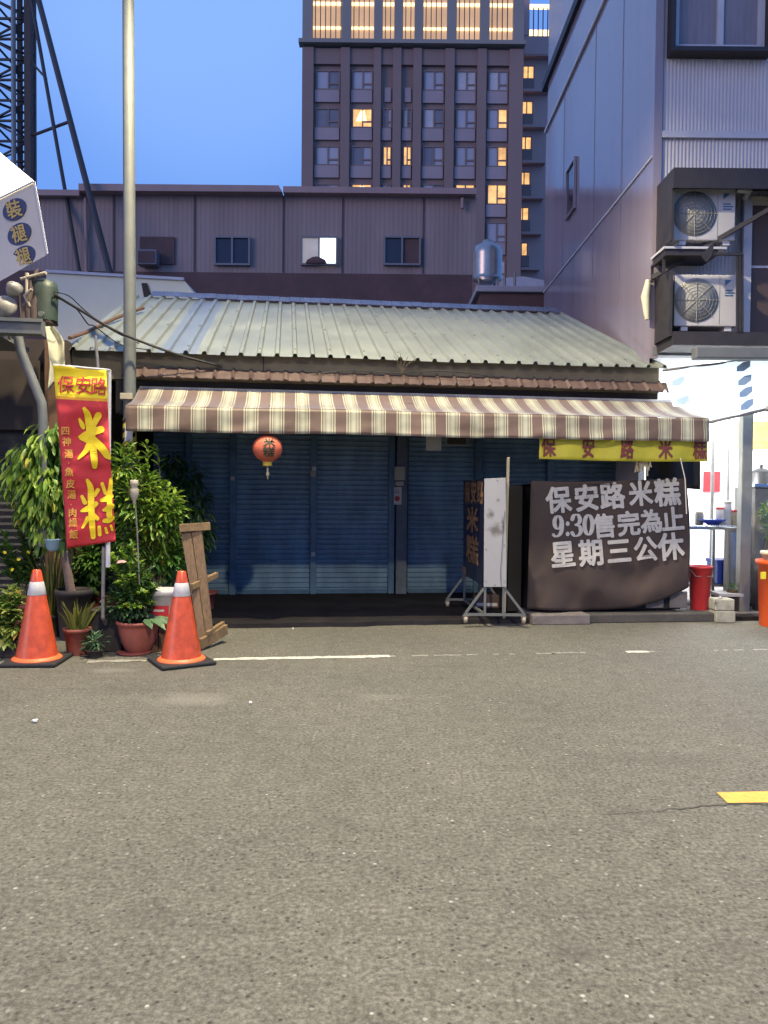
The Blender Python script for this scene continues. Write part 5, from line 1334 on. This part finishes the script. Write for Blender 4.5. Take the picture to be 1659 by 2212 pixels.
for px in (1090, 1112): a = P(px, 628, YK - .3); o = MB().tube([Vector((a.x, a.y, zh)), P(px, 588 if px > 1100 else 598, YK - .3)], .03, 8).build('vent_pipe', M['steel_grey']); tag(o, 'thin grey vent pipe %s the water tank' % ('beside' if px < 1100 else 'standing farther right of'), 'pipe')

# ================================================================== RIGHT BUILDING
YR = 9.7; XS = P(1408, 500, YR).x
YB = XS * F / (1168 - 829.5)
rb = thing('corrugated_building', 'tall pale corrugated metal building on the right with dark balcony', 'building', Vector((XS + 2, YR, 0)))
zf0 = P(1500, 752, YR).z; zband_ = P(1500, 292, YR).z; zR0 = 9.05
XE = XS + 4.2
# side wall: shallow ribbed sheets
mb = MB()
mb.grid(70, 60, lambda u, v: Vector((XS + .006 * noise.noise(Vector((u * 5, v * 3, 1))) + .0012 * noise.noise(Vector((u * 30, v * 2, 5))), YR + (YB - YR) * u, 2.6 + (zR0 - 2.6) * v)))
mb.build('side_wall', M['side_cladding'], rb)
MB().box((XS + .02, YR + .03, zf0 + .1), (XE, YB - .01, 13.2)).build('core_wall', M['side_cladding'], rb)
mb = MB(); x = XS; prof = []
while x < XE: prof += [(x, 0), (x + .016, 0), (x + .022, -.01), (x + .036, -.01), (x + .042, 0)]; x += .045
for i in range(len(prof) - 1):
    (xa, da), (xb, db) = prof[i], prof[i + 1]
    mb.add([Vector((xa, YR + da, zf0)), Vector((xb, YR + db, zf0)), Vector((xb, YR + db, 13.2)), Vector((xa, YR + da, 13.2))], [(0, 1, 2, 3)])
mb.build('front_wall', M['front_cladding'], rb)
MB().box((XS - .012, YR - .045, 3.2), (XS + .09, YR - .012, 13.2)).build('corner_trim', M['side_cladding'], rb)
MB().box((XS + .092, YR - .05, zband_ - .05), (XE, YR - .012, zband_ + .03)).build('band_trim', M['trim_light'], rb)
MB().box((XS - .018, YR, 5.7), (XS - .008, YB, 5.725)).build('side_trim', M['trim_light'], rb); mb = MB(); mb.box((XS - .04, YR, zR0 - .03), (XS - .008, YB + .02, zR0 + .03)); mb.build('side_trim', M['trim_light'], rb)
for y in (11.0, 12.45, 14.6): MB().box((XS - .0085, y, 2.9), (XS - .004, y + .012, zR0 - .04)).build('panel_joint', M['side_cladding'], rb)
# clerestory with dark glazing and the roof eave
mb = MB(); mb.box((XS + .1, YR + .05, zR0 + .03), (XS + .16, YB, 10.0)); mb.build('clerestory', M['glass_dark'], rb)
mb = MB(); y = YR + .4
while y < YB: mb.box((XS + .07, y, zR0 + .031), (XS + .098, y + .06, 10.0)); y += .95
mb.build('mullion', M['trim_light'], rb)
mb = MB(); mb.box((XS + .105, YB - 3.2, zR0 + .035), (XS + .098, YB, 9.98)); mb.box((XS + .05, YB - 2.4, zR0 + .04), (XS + .095, YB, 9.97)); mb.build('upper_wall', M['side_cladding'], rb)
MB().box((XS - .05, YR - .6, 10.02), (XE, YB + .3, 10.2)).build('eave', M['dark_steel'], rb)
# side window
wy0, wy1 = 13.6, 14.25
mb = MB(); mb.box((XS - .05, wy0, 6.5), (XS - .007, wy1, 6.54)); mb.box((XS - .05, wy0, 7.36), (XS - .007, wy1, 7.4)); mb.box((XS - .05, wy0, 6.54), (XS - .007, wy0 + .04, 7.36)); mb.box((XS - .05, wy1 - .04, 6.54), (XS - .007, wy1, 7.36))
w_ = mb.build('window', M['side_cladding'], rb); MB().box((XS - .02, wy0 + .04, 6.54), (XS - .009, wy1 - .04, 7.36)).build('pane', M['glass_dark'], w_)
# front window with hood frame
q0 = P(1452, 112, YR - .03); q1 = P(1642, -60, YR - .03)
w_ = win(rb, q0.x + .06, q1.x - .03, q0.z + .06, q1.z, YR - .02, M['trim_light'], M['curtain'], .075, .52, M['curtain'], .07)
mb = MB(); mb.box((q0.x - .06, YR - .2, q0.z - .075), (q1.x + .11, YR - .013, q0.z - .022)); mb.box((q0.x - .06, YR - .2, q0.z - .02), (q0.x - .02, YR - .013, q1.z + .3)); mb.box((q1.x + .05, YR - .2, q0.z - .02), (q1.x + .11, YR - .013, q1.z + .3)); mb.build('hood', M['dark_steel'], w_)
# dark steel balcony enclosure
YF = YR - .6
bc = thing('steel_balcony', 'dark brown steel balcony and stair railing on the corrugated front wall', 'balcony', P(1500, 720, YF))
x0 = XS + .04; x1 = XE
zc1 = P(1500, 362, YF).z; zc0 = P(1500, 406, YF).z
MB().box((x0, YF, zc0), (x1, YF + .04, zc1)).build('canopy_fascia', M['dark_steel'], bc)
MB().box((x0, YF + .042, zc1 - .04), (x1, YR - .014, zc1)).build('canopy', M['dark_steel'], bc)
sx1 = x0 + .04
zs0, zs1 = P(1410, 552, YR).z, P(1450, 515, YF).z
MB().prism([Vector((x0, YR - .014, zs0)), Vector((x0, YR - .014, zc1 - .042)), Vector((x0, YF + .042, zc1 - .042)), Vector((x0, YF + .042, zs1))], (.03, 0, 0)).build('side_panel', M['dark_steel'], bc)
zl0 = P(1410, 745, YR).z
zm1 = P(1410, 603, YR).z; zm2 = P(1450, 585, YF).z
MB().prism([Vector((x0, YR - .014, zl0)), Vector((x0, YR - .014, zm1)), Vector((x0, YF + .042, zm2)), Vector((x0, YF + .042, zl0))], (.03, 0, 0)).build('side_panel', M['dark_steel'], bc)
zfl = P(1500, 716, YF).z
MB().box((x0 + .035, YF, zfl - .16), (x1, YR - .014, zfl)).build('floor_slab', M['dark_steel'], bc)
rl = MB(); zr = P(1500, 548, YF).z
rl.bar(P(1440, 549, YF), Vector((P(1604, 548, YF).x, YF, zr)), .03); rl.bar(P(1440, 549, YF), P(1408, 577, YR - .1), .03); rl.bar(P(1434, 553, YF + .1), P(1434, 590, YF + .1), .028); rl.bar(P(1409, 579, YR - .1), P(1409, 610, YR - .1), .028)
for px in (1592, 1598, 1604): rl.bar(P(px, 549, YF), Vector((P(px, 712, YF).x, YF, zfl)), .02)
rl.build('railing', M['dark_steel'], bc)
MB().bar(P(1408, 600, YR - .15), P(1700, 430, YF - .05), .045, .05).build('handrail', M['dark_steel'], bc)
MB().prism([P(1515, 553, YF - .03), P(1527, 566, YF - .03), P(1538, 552, YF - .03), P(1545, 518, YF - .03)], (0, .02, 0)).build('bracket', M['dark_steel'], bc)
q0 = P(1608, 712, YR - .1); q1 = P(1608, 444, YR - .1)
MB().box((q0.x, YR - .1, zfl + .002), (x1, YR - .03, P(1650, 580, YR - .1).z)).build('infill_panel', M['brown_panel'], bc)
MB().box((q0.x, YR - .1, P(1650, 574, YR - .1).z), (x1, YR - .03, q1.z)).build('infill_panel', M['brown_panel'], bc)
MB().box((q0.x - .02, YR - .11, P(1650, 579.5, YR - .1).z), (x1, YR - .06, P(1650, 574.5, YR - .1).z)).build('rail_strip', M['trim_light'], bc)
MB().box((q0.x - .02, YR - .11, q1.z + .002), (x1, YR - .03, q1.z + .11)).build('infill_panel', M['sheet_cream'], bc)
q0 = P(1590, 700, YR); MB().box((q0.x, YR - .16, zfl + .002), (q0.x + .1, YR - .112, P(1600, 440, YR).z)).build('post', M['trim_light'], bc)
# air conditioners
def acunit(px0, py0, px1, py1, Y, label, first=None):
    a = P(px0, py1, Y); b = P(px1, py0, Y); w = b.x - a.x; h = b.z - a.z
    if first: return dup(first, Vector((a.x, Y, a.z)), 0, label)
    r_ = thing('air_conditioner', label, 'air conditioner', Vector((a.x, Y, a.z)), 0, 'white outdoor air conditioner units')
    T = Vector((a.x, Y, a.z)); tb = lambda x, y, z: T + Vector((x, y, z))
    MB().box((0, 0, .02), (w, .3, h), tb).build('casing', M['ac_white'], r_, bevel=.012)
    cx, cz, rad = w * .345, h * .52, h * .41
    m = MB(); m.lathe([(rad, 0), (rad, .006), (0, .008)], (0, 0, 0), 36); m.v = [T + Vector((cx + v.x, -.002 - v.z, cz + v.y)) for v in m.v]; f_ = m.build('fan_opening', M['ac_grille'], r_)
    m = MB()
    for k in range(1, 7): 
        rr_ = rad * k / 6.6
        m.tube([T + Vector((cx + rr_ * math.cos(t_ * math.pi / 12), -.016, cz + rr_ * math.sin(t_ * math.pi / 12))) for t_ in range(25)], .0022, 4, False)
    for k in range(8): t_ = k * math.pi / 4; m.tube([T + Vector((cx, -.016, cz)), T + Vector((cx + rad * math.cos(t_), -.016, cz + rad * math.sin(t_)))], .004, 4)
    m.build('grille', M['ac_grille'], f_)
    MB().box((w * .71, -.004, .05), (w * .718, -.001, h - .02), tb).build('seam', M['ac_grille'], r_)
    m = MB(); zz = h * .9; xx = w * .8
    m.add([tb(xx, -.004, zz), tb(xx, -.004, zz - .07), tb(xx + .08, -.004, zz)], [(0, 1, 2)])
    for k, (dz, l) in enumerate(((-.13, .09), (-.16, .12), (-.19, .1))): m.box((xx, -.004, zz + dz), (xx + l, -.0012, zz + dz + .014), tb)
    m.build('logo_mark', M['ac_logo'], r_)
    for x in (w * .12, w * .82): MB().box((x, .02, -.03), (x + .08, .26, .018), tb).build('foot', M['trim_light'], r_)
    return r_
ac1 = acunit(1452, 407, 1590, 522, YR - .42, 'white outdoor air conditioner on the upper shelf inside the dark balcony')
ac2 = acunit(1456, 603, 1594, 708, YR - .42, 'white outdoor air conditioner standing on the floor of the dark balcony', ac1)
q0 = P(1436, 524, YR - .5); q1 = P(1572, 533, YR - .5)
o = MB().box((q0.x, YR - .48, q1.z - .02), (q1.x, YR - .016, q0.z - .035)).build('wall_shelf', M['trim_light']); tag(o, 'narrow pale shelf under the upper air conditioner', 'shelf')
MB().box((q0.x + .02, YR - .46, q1.z - .09), (q1.x - .1, YR - .03, q1.z - .022)).build('bracket', M['dark_steel'], o)
a = P(1592, 409, YR - .4); b = P(1618, 412, YR - .4); o = MB().tube([a, b, b + Vector((.02, .15, -.02))], .04, 12).build('pipe_cover', M['ac_white']); tag(o, 'short white pipe cover beside the upper air conditioner', 'pipe cover')
q0 = P(1398, 640, YR - .05); o = MB().tube([P(1400, 605, YR - .09), P(1394, 640, YR - .09), P(1398, 690, YR - .09)], [.03, .055, .03], 10).build('cable_bag', M['sheet_cream']); tag(o, 'pale bundle tied to the corner of the corrugated building', 'bundle')

# ------------------------------------------------------------------ lit shop below
zce = 3.2
ls = thing('lit_shop', 'brightly lit open white shop under the corrugated building', 'shop', Vector((5, 10, 0)))
MB().box((XS + .02, YR - .05, P(1500, 770, YR).z), (XE, YR + .12, zf0 - .003)).build('beam', M['beam_grey'], ls)
MB().box((XS + .3, YR - .7, P(1600, 775, YR - .7).z), (XE, YR - .55, P(1600, 748, YR - .7).z)).build('awning_box', M['beam_grey'], ls, bevel=.02)
zb_ = P(1500, 771, YR).z
MB().box((XS + .1, YR + .13, zb_ + .05), (XE + 2, 13.6, zb_ + .1)).build('ceiling', M['shop_white'], ls)
MB().box((XS + .1, 13.3, 0), (XE + 2, 13.4, zb_ + .045)).build('rear_wall', M['shop_white'], ls)
MB().box((XE + 1.9, YR + .2, 0), (XE + 2, 13.29, zb_ + .045)).build('side_wall', M['shop_white'], ls)
MB().box((XS + .12, YR + .7, 0), (XS + .2, 13.29, zb_ + .045)).build('side_wall', M['shop_white'], ls)
MB().box((XS + .21, YR - .35, 0), (XE + 1.89, 13.29, .06)).build('floor', M['concrete_mid'], ls)
for y in (10.4, 11.6, 12.7):
    for x in (XS + 1.0, XS + 2.6):
        MB().tube([Vector((x, y, zb_ - .02)), Vector((x + 1.2, y, zb_ - .02))], .02, 8).build('light_tube', M['tube_light'], ls)
for y in (10.6, 12.2):
    l = bpy.data.lights.new('shop_light', 'AREA'); l.shape = 'RECTANGLE'; l.size = 3; l.size_y = .8; l.energy = 165; l.color = (.95, .98, 1)
    o_ = bpy.data.objects.new('shop_light', l); COL.objects.link(o_); o_.location = (XS + 2.2, y, zb_ - .06)
cb = G(1608, 1331); ctp = P(1606, 778, cb.y).z
MB().box((cb.x - .064, cb.y, 0), (cb.x + .064, cb.y + .128, ctp)).build('column', M['column_steel'], ls, bevel=.008)
MB().box((cb.x - .09, cb.y - .02, P(1605, 893, cb.y).z), (cb.x + .09, cb.y + .15, P(1605, 885, cb.y).z)).build('collar', M['steel_grey'], ls)
# white roll blind with blue characters, held by a bar
vb = thing('vinyl_blind', 'glowing white vinyl blind with blue marks above the lit shop', 'blind', P(1540, 840, 9.3))
def vin(u, v, e=0):
    xl, xr = 1432, 1700; yt = 800 - 33 * u; yl = 888 - 0 + (912 - 888) * (1 - abs(u - .3)) - 30 * max(0, u - .3); 
    return P(xl + (xr - xl) * u + 30 * v * (1 - u), yt + (yl - yt) * v, 9.42 - .12 * u - e + .01 * math.sin(u * 20))
MB().grid(30, 6, vin).build('sheet', M['vinyl'], vb, solid=.004)
mb = MB()
for x, ys in ((.1, (.25, .62)), (.645, (.12, .38, .6, .84))):
    for y in ys:
        c_ = [vin(x + dx, y + dy, .006) for dx, dy in ((-.06, .07), (-.055, -.02), (.0, -.09), (.06, -.1), (.055, .01), (.0, .08))]; mb.add(c_, [tuple(range(6))])
mb.build('lettering', M['vinyl_blue'], vb)
MB().tube([vin(0, 1, 0), vin(.3, 1, 0), vin(.75, 1, 0), vin(.98, 1, .1)], .018, 8).build('bottom_bar', M['steel_grey'], vb)
MB().tube([P(1655, 884, 9.25), P(1672, 882, 9.2)], .035, 10).build('end_cap', M['steel_grey'], vb)
MB().tube([vin(0, 0, 0), vin(1, 0, 0)], .015, 8).build('top_bar', M['steel_grey'], vb)
# goods in front of the shop
g = G(1511, 1316, .1)
o = thing('red_bucket', 'tall red plastic bucket at the right end of the counter cloth', 'bucket', g)
hgt = P(1511, 1222, g.y).z - .1
MB().lathe([(.105, .0), (.108, .01), (.135, hgt - .03), (.145, hgt - .028), (.145, hgt), (.132, hgt), (.1, .03)], g, 28, closed=False).build('body', M['bucket_red'], o)
MB().tube([g + Vector((-.14, 0, hgt - .02)), g + Vector((-.1, -.12, hgt - .12)), g + Vector((.1, -.12, hgt - .12)), g + Vector((.14, 0, hgt - .02))], .005, 6).build('handle', M['steel_grey'], o)
g = G(1682, 1352)
o = thing('orange_bin', 'large orange plastic bin at the right edge with a yellow sticker', 'bin', g)
hgt = P(1682, 1210, g.y).z
MB().lathe([(.2, .0), (.205, .01), (.235, hgt - .05), (.255, hgt - .045), (.26, hgt), (.235, hgt), (.19, .04)], g, 36, closed=False).build('body', M['bin_orange'], o)
q_ = P(1649, 1243, g.y - .2); MB().box((q_.x - .03, q_.y - .0, q_.z - .04), (q_.x + .03, q_.y + .006, q_.z + .04)).build('sticker', M['wrap_yellow'], o)
o = thing('steel_basin', 'round metal basin sitting on top of the orange bin', 'basin', g + Vector((0, 0, hgt)))
MB().lathe([(.17, .002), (.2, .06), (.21, .065), (.21, .1), (.19, .1), (.17, .02)], g + Vector((0, 0, hgt)), 30, closed=False).build('bowl', M['sheet_cream'], o)
MB().lathe([(.0, .012), (.17, .012), (.175, .05), (.0, .055)], g + Vector((0, 0, hgt)), 24).build('contents', M['wood_plank'], o)
g = G(1568, 1345)
w_ = .115
o = MB().box((g.x - w_, g.y, 0), (g.x + w_, g.y + .2, .135)).build('concrete_block', M['concrete_block'], None, bevel=.012); tag(o, 'lower of two stacked mossy concrete blocks beside the steel column', 'block')
o = MB().box((g.x - w_ - .01, g.y + .005, .138), (g.x + w_ - .01, g.y + .205, .275)).build('concrete_block', M['concrete_block'], None, bevel=.014); tag(o, 'upper of two stacked mossy concrete blocks beside the steel column', 'block')
o = MB().tube([G(1545, 1335) + Vector((0, .1, .1)), P(1545, 1300, 9.0), P(1556, 1290, 9.05), P(1570, 1300, 9.1), P(1566, 1318, 9.15)], .012, 8).build('hose', M['paper']); tag(o, 'loop of pale hose beside the stacked concrete blocks', 'hose')
# work table with goods
g0, g1 = P(1494, 1135, 10.1), P(1600, 1135, 10.1)
o = thing('steel_table', 'stainless steel work table inside the lit shop', 'table', Vector(((g0.x + g1.x) / 2, 10.3, .06)))
MB().box((g0.x - .2, 10.0, g0.z - .05), (g1.x + .1, 10.6, g0.z)).build('tabletop', M['stainless'], o, bevel=.006)
for x, y in ((g0.x - .15, 10.05), (P(1537, 1200, 10.1).x, 10.05), (g1.x + .05, 10.05), (g0.x - .15, 10.55), (g1.x + .05, 10.55)): MB().box((x - .018, y - .018, .062), (x + .018, y + .018, g0.z - .053)).build('leg', M['stainless'], o)
MB().box((g0.x - .18, 10.03, .3), (g1.x + .08, 10.57, .33)).build('shelf', M['stainless'], o)
q0, q1 = P(1571, 1275, 9.85), P(1598, 1140, 9.85)
o = thing('steel_cabinet', 'dull grey steel cabinet left of the shop column', 'cabinet', Vector((q0.x, 9.85, .06)))
MB().box((q0.x, 9.85, .1), (q1.x + .1, 9.98, q1.z)).build('body', M['steel_grey'], o, bevel=.008)
MB().box((q0.x + .02, 9.842, .14), (q1.x + .08, 9.848, q1.z - .06)).build('door', M['stainless'], o)
for x in (q0.x + .03, q1.x + .06): MB().box((x - .02, 9.87, .061), (x + .02, 9.93, .098)).build('foot', M['rubber_black'], o)
q0, q1 = P(1536, 1240, 10.3), P(1572, 1190, 10.3)
o = thing('blue_crate', 'dark blue plastic crate on the lower shelf of the steel table', 'crate', Vector((q0.x, 10.3, .331)))
MB().box((q0.x, 10.1, .332), (q1.x, 10.45, .64)).build('body', M['crate_blue'], o, bevel=.01); MB().box((q0.x - .012, 10.09, .6), (q1.x + .012, 10.46, .645)).build('rim', M['crate_blue'], o, bevel=.004)
q0 = P(1543, 1128, 10.2); o = MB().lathe([(.06, .0), (.17, .07), (.18, .075), (.155, .07), (.05, .01)], Vector((q0.x, 10.25, g0.z + .002)), 24, closed=False).build('blue_bowl', M['crate_blue']); tag(o, 'blue plastic bowl on the steel work table', 'bowl')
for k, (px, c_, lab) in enumerate(((1512, 'paper', 'white tub on the shelf below the steel table'), (1500, 'pipe_rust', 'dark jar on the shelf left of the white tub'))):
    q0 = P(px, 1220, 10.2); o = thing('storage_tub', lab, 'tub', Vector((q0.x, 10.2, .331)))
    MB().lathe([(.055, .0), (.065, .2), (.06, .2)], Vector((q0.x, 10.2, .332)), 18).build('body', M[c_], o); MB().lathe([(.068, .0), (.068, .03), (.03, .035)], Vector((q0.x, 10.2, .5325)), 18).build('lid', M['bucket_red'] if k == 0 else M['steel_grey'], o)
pf = P(1541, 1000, 11.2)
MB().box((pf.x - .02, 11.2, .062), (pf.x + .02, 11.24, zb_ + .04)).build('partition_post', M['steel_grey'], ls)
pf2 = P(1575, 1000, 11.2)
MB().box((pf2.x - .012, 11.2, .062), (pf2.x + .012, 11.24, zb_ + .04)).build('partition_post', M['steel_grey'], ls)
for k, (px, hh_, c_, lab) in enumerate(((1556, .2, 'paper', 'pale tub on the steel work table just right of the blue bowl'), (1572, .28, 'bucket_white', 'tallest white canister on the steel work table'), (1586, .16, 'stick_yellow', 'short yellowish jar on the steel work table beside the column'), (1512, .14, 'steel_grey', 'grey tin on the steel work table left of the blue bowl'))):
    q0 = P(px, 1120, 10.4); o = thing('canister', lab, 'canister', Vector((q0.x, 10.42, g0.z)))
    MB().lathe([(.05, .002), (.058, .01), (.058, hh_), (.05, hh_ + .01)], Vector((q0.x, 10.42, g0.z)), 18).build('body', M[c_], o); MB().lathe([(.056, hh_ + .011), (.056, hh_ + .035), (.02, hh_ + .045)], Vector((q0.x, 10.42, g0.z)), 18).build('lid', M['beige_plastic'] if k % 2 else M['bucket_red'], o)
q0, q1 = P(1545, 1062, 12.8), P(1583, 1017, 12.8)
o = MB().box((q0.x, 13.27, q0.z), (q1.x, 13.295, q1.z)).build('red_notice', M['bucket_red']); tag(o, 'red square notice on the white back wall of the lit shop', 'notice')
q0, q1 = P(1622, 965, 12.8), P(1720, 905, 12.8)
o = MB().box((q0.x, 13.27, q0.z), (q1.x, 13.295, q1.z)).build('food_poster', M['poster_orange']); tag(o, 'orange and red food poster high on the shop wall', 'poster')
q0, q1 = P(1626, 1320, 9.9), P(1760, 1046, 9.9)
o = thing('food_counter', 'pale grey food counter right of the steel column', 'counter', Vector((q0.x, 9.9, .06)))
MB().box((q0.x, 9.9, .3), (q1.x, 10.5, q1.z - .05)).build('body', M['steel_grey'], o, bevel=.01); MB().box((q0.x - .03, 9.86, q1.z - .047), (q1.x, 10.54, q1.z)).build('top', M['stainless'], o, bevel=.006)
MB().box((q0.x + .02, 9.95, .061), (q1.x, 10.45, .297)).build('plinth', M['dark_steel'], o)
q_ = P(1652, 1046, 10.0); o = thing('steel_pot', 'shiny steel pot with a black handle on the food counter', 'pot', Vector((q_.x, 10.1, q1.z)))
MB().lathe([(.1, .002), (.13, .01), (.13, .15), (.135, .152), (.12, .15)], Vector((q_.x, 10.1, q1.z)), 24).build('body', M['chrome'], o); MB().lathe([(.12, .153), (.09, .19), (.02, .21), (.02, .25), (0, .255)], Vector((q_.x, 10.1, q1.z)), 24).build('lid', M['rubber_black'], o)
g = P(1665, 1180, 9.3); o = thing('potted_plant', 'small leafy plant at the right edge above the orange bin', 'potted plant', Vector((g.x, 9.6, .06)))
MB().lathe([(.1, 0), (.13, .5), (.12, .5)], Vector((g.x + .05, 9.6, .061)), 20).build('pot', M['pot_dark'], o)
mb = MB(); leaves(mb, [(P(1662, 1110, 9.6), (.1, .1, .14), 110), (P(1668, 1150, 9.6), (.1, .1, .12), 80)], .08, .02, .1, 71); mb.build('foliage', M['leaf_mid'], o)
MB().tube([Vector((g.x + .05, 9.6, .5)), P(1664, 1130, 9.6)], .012, 6).build('stem', M['stem_brown'], o)
q0 = P(1545, 1288, 9.6); q1 = P(1600, 1268, 9.6)
o = MB().box((q0.x, 9.5, .24), (q1.x, 9.8, .28)).build('serving_board', M['paper'], None, bevel=.005); tag(o, 'low pale board beside the foot of the steel column', 'board')
MB().box((q0.x + .02, 9.53, .061), (q1.x - .02, 9.77, .238)).build('stand', M['dark_steel'], o)
q_ = P(1582, 1262, 9.6); o = thing('small_plant', 'tiny succulent in a brown dish on the low pale board', 'potted plant', Vector((q_.x, 9.62, .28)))
MB().lathe([(.05, .001), (.07, .03), (.06, .03)], Vector((q_.x, 9.62, .28)), 16).build('dish', M['wood_plank'], o); mb = MB(); leaves(mb, [(Vector((q_.x, 9.62, .34)), .035, 40)], .05, .02, 0, 81); mb.build('foliage', M['leaf_mid'], o)

# ------------------------------------------------------------------ litter on the road
for px, py, lab, sc in ((541, 1521, 'white paper scrap on the road right of the second cone', .012), (76, 1561, 'larger white wrapper lying on the road below the left cone', .02), (633, 1360, 'white crumb of litter at the shop floor edge', .012)):
    g = G(px, py); m = MB(); r_ = random.Random(px)
    m.lathe([(sc * .6, .004), (sc, .01), (sc * .7, .018), (0, .022)], g, 7, False); m.v = [v + Vector((r_.uniform(-1, 1), r_.uniform(-1, 1), r_.uniform(0, .5))) * sc * .3 for v in m.v]
    o = m.build('paper_scrap', M['litter_white']); tag(o, lab, 'litter')
